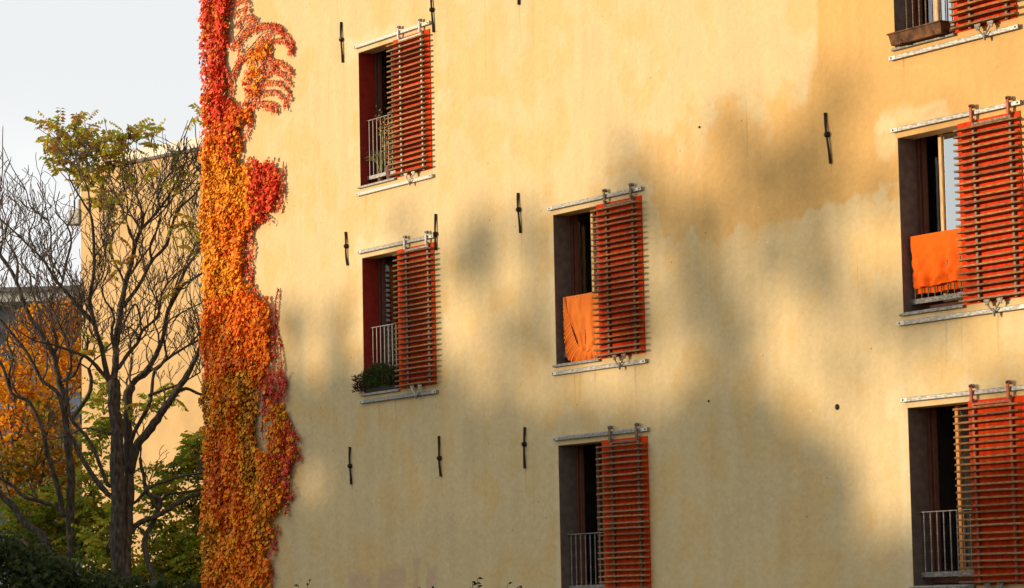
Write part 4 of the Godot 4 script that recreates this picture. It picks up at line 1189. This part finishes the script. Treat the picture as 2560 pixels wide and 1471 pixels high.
# ------------------------------------------------------------------ ready
func _ready() -> void:
	rng.seed = 12345
	# camera
	var cam := Camera3D.new()
	cam.position = Vector3(35.182, 1.596, 23.214)
	cam.basis = Basis(Vector3.UP, YAW) * Basis(Vector3.RIGHT, 0.103235) * Basis(Vector3.BACK, -0.020279)
	cam.fov = 10.9762
	cam.near = 0.5
	cam.far = 2000.0
	add_child(cam)
	# sky
	var env := Environment.new()
	env.background_mode = Environment.BG_SKY
	var sky := Sky.new()
	var sm := ProceduralSkyMaterial.new()
	sm.sky_top_color = lin(0.70, 0.78, 0.84)
	sm.sky_horizon_color = lin(0.945, 0.94, 0.92)
	sm.sky_curve = 0.3
	sm.ground_bottom_color = lin(0.10, 0.09, 0.07)
	sm.ground_horizon_color = lin(0.40, 0.38, 0.34)
	sm.sun_angle_max = 10.0
	# thin high cloud
	var cf := FastNoiseLite.new()
	cf.seed = 8
	cf.frequency = 0.006
	cf.fractal_octaves = 5
	cf.domain_warp_enabled = true
	cf.domain_warp_amplitude = 60.0
	var ci := cf.get_seamless_image(1024, 512)
	ci.convert(Image.FORMAT_L8)
	var cd := ci.get_data()
	var co := PackedByteArray()
	co.resize(1024 * 512 * 4)
	for k in 1024 * 512:
		co[k * 4] = 255; co[k * 4 + 1] = 253; co[k * 4 + 2] = 248
		co[k * 4 + 3] = clampi(int((cd[k] - 100) * 0.42), 0, 60)
	sm.sky_cover = ImageTexture.create_from_image(Image.create_from_data(1024, 512, false, Image.FORMAT_RGBA8, co))
	sky.sky_material = sm
	env.sky = sky
	env.tonemap_mode = Environment.TONE_MAPPER_LINEAR
	env.tonemap_exposure = 1.0
	env.sdfgi_enabled = true
	env.ssao_enabled = true
	env.ssil_enabled = true
	var we := WorldEnvironment.new()
	we.environment = env
	add_child(we)
	# low sun from the left, in front of the wall
	var sun := DirectionalLight3D.new()
	sun.light_energy = 1.6
	sun.light_color = lin(1.0, 0.79, 0.55)
	sun.light_angular_distance = 0.53
	sun.shadow_enabled = true
	sun.basis = Basis.looking_at(Vector3(SUN_AZ, -SUN_EL, -1.0).normalized(), Vector3.UP)
	add_child(sun)
	make_materials()
	# ground
	var gm := MB.new()
	gm.quad(Vector3(-900, 0, 900), Vector3(-900, 0, -900), Vector3(900, 0, -900), Vector3(900, 0, 900))
	var go := put(gm.mesh(), "ground", M.ground)
	go.set_meta("kind", "structure")
	# the house
	var A := {"reveal": M.rev_red, "reveal_right": M.rev_orange, "frame": M.wood_dark, "sash": M.wood_dark, "pane": M.glass, "slats": M.slat, "upright": M.white, "hanger": M.white, "roller": M.white, "guide": M.white, "rail": M.white, "metal": M.zinc}
	var B := {"reveal": M.rev_maroon, "reveal_right": M.rev_orange, "frame": M.wood_dark, "sash": M.wood_pale, "pane": M.glass, "slats": M.slat, "upright": M.brown_steel, "hanger": M.brown_steel, "roller": M.zinc_old, "guide": M.brown_steel, "rail": M.zinc, "metal": M.zinc_old, "bars": M.brown_steel}
	var C := {"reveal": M.rev_maroon, "reveal_right": M.rev_orange, "frame": M.wood_dark, "sash": M.wood_pale, "pane": M.coated, "slats": M.slat, "upright": M.brown_steel, "hanger": M.red_steel, "roller": M.dark_steel, "guide": M.zinc_old, "rail": M.zinc, "metal": M.zinc_old, "bars": M.brown_steel}
	var G := {"frame": M.wood_dark, "sash": M.wood, "pane": M.glass, "guide": M.zinc_old, "bars": M.zinc_old}
	var wins := [
		A.merged({"x": -5.345, "y": 8.135, "shift": 1.065, "rail_h": 1.03, "open": [1.25, 0.0], "label": "sunlit brown slatted shutter with pale frame at the upper left window"}),
		A.merged({"x": -5.33, "y": 4.938, "shift": 1.135, "rail_h": 1.02, "open": [1.1, 0.12], "pane": M.coated, "upright": M.zinc, "rail": M.zinc, "label": "shaded slatted shutter with pale frame above the green planter"}, true),
		B.merged({"x": 0.015, "y": 4.962, "shift": 1.10, "rail_h": 0.93, "open": [1.2, 0.0], "label": "brown slatted shutter beside the light orange sheet"}),
		B.merged(G, true).merged({"x": 0.018, "y": 1.762, "shift": 1.095, "rail_h": 0.87, "open": [1.2, 0.0], "sash": M.wood_dark, "label": "grey brown slatted shutter in the shade at the lower middle window"}, true),
		C.merged({"x": 7.465, "y": 8.15, "shift": 1.13, "rail_h": 0.93, "split": 0.41, "open": [1.2, 0.0], "label": "brown slatted shutter beside the window with the flower trough"}),
		C.merged({"x": 7.455, "y": 4.988, "shift": 1.13, "rail_h": 0.90, "split": 0.40, "open": [1.2, 0.0], "label": "brown slatted shutter with red hangers beside the deep orange sheet"}),
		C.merged(G, true).merged({"x": 7.472, "y": 1.785, "shift": 0.945, "rail_h": 0.87, "open": [1.2, 0.0], "upright": M.red_steel, "pane": M.glass, "label": "dark slatted shutter with red frame at the lower right window"}, true),
	]
	for q in wins:
		if not q.has("split"): q.split = 0.51
	make_building(wins)
	make_far_buildings()
	# things at the windows
	make_fitted_sheet(0.015, 4.962, 0.93)
	make_flat_sheet(7.455, 4.988, 0.90)
	make_flower_box()
	make_window_plants()
	make_curtain(7.62, 7.82, 8.2, 10.1, -0.42, 0.0, "pale blue curtain at the left side of the top right window")
	make_curtain(7.95, 8.5, 8.2, 10.1, -0.42, 0.0, "pale blue curtain at the right side of the top right window")
	make_curtain(7.86, 7.96, 5.05, 6.9, -0.48, -0.10, "pale curtain edge behind the deep orange sheet")
	# plants
	make_ivy()
	var tr := make_tree("bare_tree", "large bare forked tree standing before the ochre gable wall", Vector3(-16.80, 0.0, -1.30), [[[Vector2(-0, 1.95), Vector2(-0.02, 2.69), Vector2(-0.02, 3.43), Vector2(-0.03, 4.33), Vector2(-0.04, 4.89), Vector2(-0.08, 5.59), Vector2(-0.09, 6.04)], 0.171, 0.112],
	[[Vector2(0.13, 1.95), Vector2(0.11, 2.69), Vector2(0.13, 3.43), Vector2(0.15, 4.02), Vector2(0.13, 4.55), Vector2(0.11, 5.07), Vector2(0.1, 5.74), Vector2(0.16, 5.96)], 0.112, 0.082],
	[[Vector2(-0.09, 6.04), Vector2(-0.06, 6.42), Vector2(-0.05, 6.79), Vector2(0.04, 7.48), Vector2(0.1, 7.83), Vector2(0.21, 8.25), Vector2(0.28, 8.62), Vector2(0.38, 8.89), Vector2(0.55, 9.09), Vector2(0.76, 9.34), Vector2(0.95, 9.64), Vector2(1.11, 9.98)], 0.074, 0.015],
	[[Vector2(-0.09, 6.04), Vector2(-0.2, 6.12), Vector2(-0.28, 6.62), Vector2(-0.39, 7.06), Vector2(-0.44, 7.49), Vector2(-0.37, 7.87), Vector2(-0.32, 8.24), Vector2(-0.32, 8.82), Vector2(-0.36, 9.04), Vector2(-0.46, 9.21), Vector2(-0.59, 9.44)], 0.06, 0.015],
	[[Vector2(-0.39, 7.06), Vector2(-0.69, 7.4), Vector2(-0.97, 7.74), Vector2(-1.1, 7.89), Vector2(-1.3, 8.24), Vector2(-1.64, 8.59), Vector2(-1.91, 8.86), Vector2(-2.21, 9.14)], 0.048, 0.011],
	[[Vector2(-0.18, 6.02), Vector2(-0.46, 6.37), Vector2(-0.61, 6.48), Vector2(-0.87, 6.58), Vector2(-1.17, 6.68), Vector2(-1.47, 6.75), Vector2(-1.76, 6.94)], 0.045, 0.011],
	[[Vector2(0.16, 5.96), Vector2(0.23, 6.07), Vector2(0.45, 6.26), Vector2(0.66, 6.61), Vector2(0.8, 7.04), Vector2(0.84, 7.34), Vector2(0.97, 7.64), Vector2(1.18, 8.14), Vector2(1.32, 8.35), Vector2(1.5, 8.6), Vector2(1.62, 8.72)], 0.063, 0.019],
	[[Vector2(0.84, 7.34), Vector2(1.09, 7.81), Vector2(1.31, 7.97), Vector2(1.54, 8.11), Vector2(1.69, 8.19)], 0.041, 0.015],
	[[Vector2(0.07, 7.43), Vector2(0.12, 7.5), Vector2(0.36, 7.82), Vector2(0.61, 8.29), Vector2(0.89, 8.59), Vector2(1.01, 9.02), Vector2(1.14, 9.29), Vector2(1.42, 9.54), Vector2(1.6, 9.79)], 0.045, 0.015],
	[[Vector2(0.15, 4.32), Vector2(0.3, 4.77), Vector2(0.54, 5.06), Vector2(0.78, 5.35), Vector2(0.95, 5.57), Vector2(1.11, 5.77), Vector2(1.33, 6.07), Vector2(1.55, 6.46), Vector2(1.67, 6.68)], 0.097, 0.045],
	[[Vector2(1.07, 5.76), Vector2(1.29, 5.83), Vector2(1.52, 5.73), Vector2(1.67, 5.71)], 0.037, 0.022],
	[[Vector2(0.57, 5.72), Vector2(0.84, 5.82), Vector2(1.08, 5.91), Vector2(1.29, 6.02), Vector2(1.52, 6.16)], 0.03, 0.011],
	[[Vector2(0.08, 4.7), Vector2(0.3, 5.19), Vector2(0.48, 5.49), Vector2(0.57, 5.75), Vector2(0.62, 6.17), Vector2(0.74, 6.31), Vector2(0.87, 6.43), Vector2(1.16, 6.62), Vector2(1.53, 6.81), Vector2(1.68, 6.87)], 0.045, 0.019],
	[[Vector2(0.87, 6.43), Vector2(0.84, 6.7), Vector2(0.82, 6.99), Vector2(0.89, 7.11), Vector2(1.08, 7.22), Vector2(1.31, 7.33), Vector2(1.57, 7.44)], 0.026, 0.011],
	[[Vector2(-0.01, 6.25), Vector2(0.16, 6.53), Vector2(0.34, 6.76), Vector2(0.41, 6.98), Vector2(0.68, 7.24), Vector2(0.72, 7.45), Vector2(0.76, 7.72), Vector2(0.86, 7.9)], 0.041, 0.015],
	[[Vector2(0.34, 6.76), Vector2(0.29, 6.94), Vector2(0.17, 7.05), Vector2(0.03, 7.05)], 0.022, 0.011],
	[[Vector2(-0.04, 6.79), Vector2(0.26, 7.46), Vector2(0.37, 7.27), Vector2(0.39, 6.93)], 0.022, 0.015],
	[[Vector2(-0.08, 6.57), Vector2(-0.13, 6.94), Vector2(-0.08, 7.17), Vector2(-0.13, 7.36), Vector2(-0.25, 7.55), Vector2(-0.3, 7.78)], 0.034, 0.015],
	[[Vector2(0.03, 3.14), Vector2(0.21, 3.22), Vector2(0.33, 3.37), Vector2(0.67, 3.51), Vector2(1.01, 3.73), Vector2(1.3, 3.87), Vector2(1.54, 3.93), Vector2(1.69, 3.98)], 0.067, 0.03],
	[[Vector2(0.66, 1.94), Vector2(0.62, 2.39), Vector2(0.54, 2.53), Vector2(0.45, 2.83), Vector2(0.44, 3.11), Vector2(0.59, 3.42), Vector2(0.69, 3.78), Vector2(0.57, 3.87), Vector2(0.44, 3.95), Vector2(0.38, 4.13), Vector2(0.36, 4.27), Vector2(0.3, 4.47), Vector2(0.28, 4.62)], 0.063, 0.03],
	[[Vector2(0.69, 3.78), Vector2(0.87, 3.92), Vector2(1.09, 3.93), Vector2(1.31, 3.96), Vector2(1.54, 4), Vector2(1.65, 4.07)], 0.034, 0.019],
	[[Vector2(0.1, 3.67), Vector2(0.31, 3.78), Vector2(0.49, 3.96), Vector2(0.67, 4.07), Vector2(0.98, 4.16), Vector2(1.28, 4.23), Vector2(1.54, 4.26), Vector2(1.65, 4.29)], 0.034, 0.019],
	[[Vector2(-0.16, 3.88), Vector2(-0.27, 3.97), Vector2(-0.5, 4.28), Vector2(-0.71, 4.64), Vector2(-0.84, 4.94), Vector2(-0.96, 5.13), Vector2(-1.07, 5.72), Vector2(-1.24, 5.92), Vector2(-1.39, 6.03), Vector2(-1.53, 6.3), Vector2(-1.69, 6.6), Vector2(-1.99, 6.98), Vector2(-2.21, 7.25), Vector2(-2.36, 7.37)], 0.056, 0.022],
	[[Vector2(-0.17, 4.07), Vector2(-0.23, 4.11), Vector2(-0.33, 4.38), Vector2(-0.53, 4.89), Vector2(-0.73, 5.14), Vector2(-0.9, 5.39), Vector2(-0.94, 5.99), Vector2(-0.86, 6.27), Vector2(-0.9, 6.74), Vector2(-1.05, 7.04), Vector2(-1.12, 7.2), Vector2(-1.24, 7.49)], 0.045, 0.015],
	[[Vector2(-0.16, 5.04), Vector2(-0.43, 5.12), Vector2(-0.69, 5.16), Vector2(-0.95, 5.05)], 0.022, 0.011],
	[[Vector2(0.1, 7.83), Vector2(0.01, 8.07), Vector2(-0.11, 8.3), Vector2(-0.2, 8.53), Vector2(-0.14, 8.83), Vector2(-0.24, 9.13)], 0.026, 0.011],
	[[Vector2(0.28, 8.62), Vector2(0.44, 8.97), Vector2(0.44, 9.27), Vector2(0.35, 9.58), Vector2(0.39, 9.88), Vector2(0.28, 10.18)], 0.03, 0.007],
	[[Vector2(0.61, 8.29), Vector2(0.58, 8.59), Vector2(0.72, 8.89), Vector2(0.8, 9.19), Vector2(0.74, 9.49), Vector2(0.84, 9.79)], 0.026, 0.007],
	[[Vector2(1.11, 9.98), Vector2(1.26, 10.24), Vector2(1.22, 10.54), Vector2(1.34, 10.85), Vector2(1.42, 11)], 0.019, 0.006],
	[[Vector2(0.76, 9.34), Vector2(0.95, 9.41), Vector2(1.1, 9.71), Vector2(1.33, 9.86), Vector2(1.48, 10.16)], 0.019, 0.007],
	[[Vector2(-0.36, 9.04), Vector2(-0.4, 9.44), Vector2(-0.51, 9.74), Vector2(-0.61, 9.97), Vector2(-0.74, 10.2), Vector2(-0.77, 10.51)], 0.022, 0.007],
	[[Vector2(-0.59, 9.44), Vector2(-0.7, 9.67), Vector2(-0.66, 9.9)], 0.015, 0.007],
	[[Vector2(0.38, 8.89), Vector2(0.27, 9.12), Vector2(0.05, 9.28), Vector2(-0.06, 9.51), Vector2(-0.17, 9.81), Vector2(-0.25, 10.12)], 0.022, 0.007]], 10.6, 0.75, 11)
	var green := [Color(0.46, 0.40, 0.03), Color(0.56, 0.46, 0.035), Color(0.36, 0.33, 0.03), Color(0.52, 0.37, 0.04), Color(0.40, 0.22, 0.04)]
	leaf_clusters(tr.node, [[-1.31, 10.71, 0.12, 5], [-1.07, 10.73, 0.24, 20], [-0.66, 10.62, 0.28, 26], [-0.96, 10.27, 0.27, 24], [-0.36, 10.33, 0.31, 30], [-0.55, 9.99, 0.3, 26], [-0.02, 10.11, 0.25, 20], [0.28, 10.68, 0.19, 12], [0.6, 10.6, 0.18, 10], [1.48, 11.09, 0.1, 4], [0.06, 10.57, 0.19, 12], [-0.4, 9.44, 0.22, 12], [-0.06, 9.32, 0.21, 10], [1.22, 9.98, 0.21, 5], [1.5, 10.16, 0.13, 4], [1.41, 8.93, 0.16, 10], [1.32, 8.56, 0.12, 5], [-0.11, 8.75, 0.12, 4], [-0.33, 8.34, 0.1, 4], [0.39, 9.88, 0.22, 5], [0.8, 9.64, 0.22, 4], [0.25, 5.59, 0.19, 4], [-0.53, 6.63, 0.16, 6], [0.04, 8.26, 0.1, 3], [1.01, 7.64, 0.1, 3]], green, 0.38, 1.1, 71)
	var tl := make_tree("bare_tree", "slimmer bare tree leaning left at the edge of the picture", Vector3(-20.06, 0.0, -1.78), [[[Vector2(0.04, 1.99), Vector2(0, 2.77), Vector2(0.01, 3.94), Vector2(0.01, 4.54), Vector2(-0.05, 5.12), Vector2(-0.08, 5.43), Vector2(-0.11, 5.9), Vector2(-0.2, 6.26), Vector2(-0.26, 6.54), Vector2(-0.32, 6.81), Vector2(-0.56, 7.22), Vector2(-0.73, 7.49), Vector2(-0.86, 7.73), Vector2(-1.03, 8.24), Vector2(-1.18, 8.53), Vector2(-1.36, 8.8), Vector2(-1.47, 9.1)], 0.094, 0.031],
	[[Vector2(-0.12, 3.63), Vector2(-0.18, 4.01), Vector2(-0.26, 4.38), Vector2(-0.42, 4.88), Vector2(-0.48, 5.26), Vector2(-0.74, 5.84), Vector2(-1.08, 6.02), Vector2(-1.22, 6.48), Vector2(-1.36, 6.72), Vector2(-1.52, 6.88)], 0.059, 0.024],
	[[Vector2(-0.32, 2.62), Vector2(-0.38, 2.83), Vector2(-0.51, 3.17), Vector2(-0.64, 3.32), Vector2(-0.93, 3.52), Vector2(-1.17, 3.85), Vector2(-1.37, 4.04), Vector2(-1.53, 4.25)], 0.086, 0.059],
	[[Vector2(-0, 3.55), Vector2(-0.05, 3.6), Vector2(-0.27, 3.79), Vector2(-0.49, 3.89), Vector2(-0.74, 3.96), Vector2(-0.93, 4.03), Vector2(-1.13, 4.24), Vector2(-1.37, 4.38), Vector2(-1.53, 4.44)], 0.047, 0.031],
	[[Vector2(-0.32, 6.81), Vector2(-0.24, 7.01), Vector2(-0.35, 7.49), Vector2(-0.33, 7.96), Vector2(-0.12, 8.25), Vector2(-0.33, 8.64), Vector2(-0.35, 9.22), Vector2(-0.4, 9.46), Vector2(-0.48, 9.87), Vector2(-0.6, 10.19)], 0.039, 0.008],
	[[Vector2(-0.12, 8.25), Vector2(-0.07, 8.54), Vector2(0.05, 9.02), Vector2(-0.03, 9.35), Vector2(-0.25, 9.63), Vector2(-0.17, 10.03)], 0.031, 0.008],
	[[Vector2(-0.56, 7.22), Vector2(-0.61, 7.65), Vector2(-0.79, 8.13), Vector2(-0.84, 8.45), Vector2(-1.04, 8.77), Vector2(-0.88, 9.16), Vector2(-0.96, 9.56), Vector2(-1.12, 9.89)], 0.031, 0.008],
	[[Vector2(-1.03, 8.24), Vector2(-1, 8.69), Vector2(-1.2, 9.09), Vector2(-1.16, 9.41), Vector2(-1.29, 9.89)], 0.027, 0.008],
	[[Vector2(-0.4, 9.46), Vector2(-0.72, 9.72), Vector2(-0.8, 10.04), Vector2(-1.03, 10.44), Vector2(-1.19, 10.85)], 0.02, 0.006],
	[[Vector2(-0.03, 9.35), Vector2(0.11, 9.54), Vector2(0.15, 9.86), Vector2(0.06, 10.18)], 0.016, 0.006],
	[[Vector2(-1.36, 8.8), Vector2(-1.28, 9.25), Vector2(-1.35, 9.73), Vector2(-1.23, 10.37), Vector2(-1.19, 11.01), Vector2(-1.17, 11.25)], 0.024, 0.006],
	[[Vector2(-1.08, 6.02), Vector2(-1.13, 6.4), Vector2(-1.05, 6.71), Vector2(-1.16, 7.03), Vector2(-1.12, 7.5), Vector2(-1.28, 7.82)], 0.027, 0.012],
	[[Vector2(-0.2, 6.26), Vector2(0.09, 6.37), Vector2(0.25, 6.65), Vector2(0.39, 6.84), Vector2(0.43, 7.08)], 0.039, 0.024],
	[[Vector2(0.02, 5.51), Vector2(0.21, 5.74), Vector2(0.4, 6.01), Vector2(0.45, 6.29), Vector2(0.41, 6.48)], 0.047, 0.035],
	[[Vector2(-0.76, 8.96), Vector2(-0.88, 9.28), Vector2(-0.76, 9.64), Vector2(-0.86, 10.12), Vector2(-0.8, 10.52)], 0.02, 0.006]], 10.3, 0.6, 12)
	var fresh := [Color(0.23, 0.27, 0.022), Color(0.32, 0.33, 0.028), Color(0.17, 0.21, 0.02), Color(0.38, 0.34, 0.035)]
	var y1 := thing("sapling", "low green leafy sapling between the bare trunk and the ivy", "shrub", Vector3(-16.80, 0.0, -1.30) + Vector3(-1.6, 0, -1.05), YAW)
	leaf_clusters(y1, [[1.33, 4.93, 0.22, 22], [1.06, 4.64, 0.28, 22], [1.39, 4.52, 0.22, 18], [0.72, 4.42, 0.3, 16], [0.42, 3.95, 0.3, 18], [1.05, 3.97, 0.34, 24], [1.35, 3.48, 0.34, 30], [0.75, 3.34, 0.33, 18], [0.38, 3.2, 0.22, 10], [1.04, 2.97, 0.45, 40], [1.37, 2.67, 0.37, 36], [0.74, 2.53, 0.42, 40], [0.3, 2.39, 0.34, 26], [1.19, 2.3, 0.45, 40], [-0.36, 3.44, 0.27, 18], [-0.44, 3, 0.3, 20], [-0.56, 2.48, 0.37, 30], [0.4, 5.66, 0.16, 6], [0.77, 5.88, 0.15, 5]], fresh, 0.38, 2.1, 72)
	var y2 := thing("sapling", "low green leafy sapling left of the large bare trunk", "shrub", Vector3(-20.06, 0.0, -1.78) + Vector3(-1.3, 0, -0.85), YAW)
	leaf_clusters(y2, [[0.12, 4.02, 0.28, 20], [-0.2, 3.75, 0.31, 24], [0.35, 3.66, 0.28, 22], [0.04, 3.39, 0.34, 26], [-0.43, 3.56, 0.31, 18], [0.41, 6.25, 0.17, 9], [0.52, 5.81, 0.19, 10], [0.44, 5.38, 0.2, 12], [0.64, 5.5, 0.16, 6], [0.32, 5.03, 0.19, 8], [0.12, 4.41, 0.24, 12], [-0.59, 4.03, 0.27, 12], [-0.82, 3.65, 0.27, 14], [-1.21, 3.81, 0.31, 18], [-1.06, 3.34, 0.34, 22], [-1.45, 3.5, 0.31, 18], [0.19, 3, 0.31, 22], [-0.28, 3.09, 0.31, 22]], fresh, 0.38, 2.2, 73)
	# dark undergrowth along the bottom
	var r := RandomNumberGenerator.new()
	r.seed = 81
	var hd := thing("undergrowth", "dark green undergrowth at the foot of the bare trees", "shrub", Vector3(-12.69, 0.0, 1.55), YAW)
	hd.set_meta("kind", "stuff")
	var hm := MB.new()
	for c in [[-1.05, 2.84, 0.41, 70], [-0.65, 2.63, 0.41, 80], [-0.18, 2.42, 0.41, 80], [-0.92, 2.57, 0.48, 110], [-0.45, 2.29, 0.48, 120], [0.16, 2.27, 0.41, 90], [0.57, 2.18, 0.31, 60], [-1.39, 2.78, 0.48, 90], [1.04, 2.11, 0.27, 50], [1.58, 2.07, 0.27, 50], [1.99, 2.07, 0.23, 40]]:
		simple_crown(hm, Vector3(c[0], c[1] - 0.05, r.randf_range(-0.5, 0.4)), c[2] * 1.25, int(c[3] * 4), 0.11, [Color(0.05, 0.07, 0.024), Color(0.04, 0.058, 0.022), Color(0.07, 0.085, 0.026)], r)
		for k in 10: simple_crown(hm, Vector3(c[0] + r.randf_range(-0.4, 0.4), c[1] * r.randf(), r.randf_range(-0.5, 0.4)), c[2], 24, 0.12, [Color(0.05, 0.068, 0.024)], r)
	var ho := put(hm.mesh(true), "foliage", M.leaf, hd)
	ho.set_meta("kind", "stuff")
	# golden trees behind
	var gold := [Color(0.78, 0.33, 0.014), Color(0.82, 0.42, 0.02), Color(0.66, 0.22, 0.012), Color(0.5, 0.2, 0.014)]
	var olive := [Color(0.34, 0.17, 0.012), Color(0.20, 0.15, 0.012), Color(0.40, 0.15, 0.01), Color(0.12, 0.10, 0.012)]
	var sets := [[[0.04, 10.23, 0.71, 0], [-0.43, 9.54, 0.76, 0], [0.38, 9.3, 0.63, 0], [0.03, 8.72, 0.69, 0], [0.5, 10.57, 0.46, 0], [-0.66, 10.24, 0.51, 0], [-1, 9.9, 0.46, 0], [0.6, 8.48, 0.52, 0]], [[-0.19, 8.59, 0.64, 0], [0.23, 7.94, 0.71, 0], [-0.31, 7.52, 0.75, 0], [0.55, 7.18, 0.71, 0], [0.01, 6.65, 0.75, 0], [-0.73, 8.06, 0.64, 0]], [[0.22, 6.79, 0.57, 0], [0.63, 6.07, 0.61, 0], [-0.09, 5.88, 0.61, 0], [-0.6, 5.48, 0.67, 0], [-1.11, 5.59, 0.61, 0], [0.72, 5.15, 0.61, 0], [0.11, 5.06, 0.67, 0], [-1.01, 4.78, 0.61, 0], [-0.3, 4.46, 0.61, 0]]]
	var bases := [Vector3(-46.00, 0.0, -13.19), Vector3(-41.10, 0.0, -9.72), Vector3(-36.94, 0.0, -8.80)]
	for k in 3:
		var cl := []
		for c in sets[k]: cl.append([Vector3(c[0], c[1], r.randf_range(-1.2, 1.2)), c[2] * 1.12, 1.0])
		make_leafy_tree(["orange leaved tree behind the bare branches, beside the gable wall", "golden leaved tree at the left edge of the picture", "golden green tree low behind the left bare trunk"][k], bases[k], YAW, cl, 0.2, gold if k < 2 else olive, 0.17, 520.0, 90 + k, "golden trees at the left", "golden_tree")
	# shrub tips in front of the wall
	for q in [[-5.9, 2.02, 0.30, "dark shrub tip below the ivy"], [-1.75, 1.93, 0.18, "small dark shrub tip under the wall anchors"], [-0.1, 1.98, 0.22, "dark shrub tip just left of the lower middle window"]]:
		var s := thing("shrub", q[3], "shrub", Vector3(q[0], 0, 1.2), YAW, "shrubs along the foot of the wall")
		var stm := MB.new()
		var lv := MB.new()
		for k in 16:
			var e := Vector3(r.randf_range(-0.45, 0.75) * q[2] * 3.0, q[1] + r.randf_range(-0.5, 0.08), r.randf_range(-0.4, 0.4))
			stm.tube([Vector3(0, 0, 0), Vector3(e.x * 0.5, e.y * 0.7, e.z * 0.5), e], [0.014, 0.009, 0.004], 5)
			lv.ink = Color(0.03, 0.04, 0.012)
			for l in 14:
				var f := 1.0 - l * 0.045
				var p := Vector3(e.x * f, e.y * (1.0 - l * 0.03), e.z * f)
				lv.ink = tint(Color(0.035, 0.05, 0.014), 0.3)
				var d := Vector3(r.randf_range(-1, 1), r.randf_range(-0.4, 0.4), r.randf_range(-0.6, 0.6)).normalized() * 0.085
				lv.leaf(p, d, d.cross(Vector3(0, 0.4, 1)).normalized() * 0.04, Vector3.UP)
		put(stm.mesh(), "stems", M.twig, s)
		var lo := put(lv.mesh(true), "foliage", M.leaf, s)
		lo.set_meta("kind", "stuff")
	make_shade_trees()
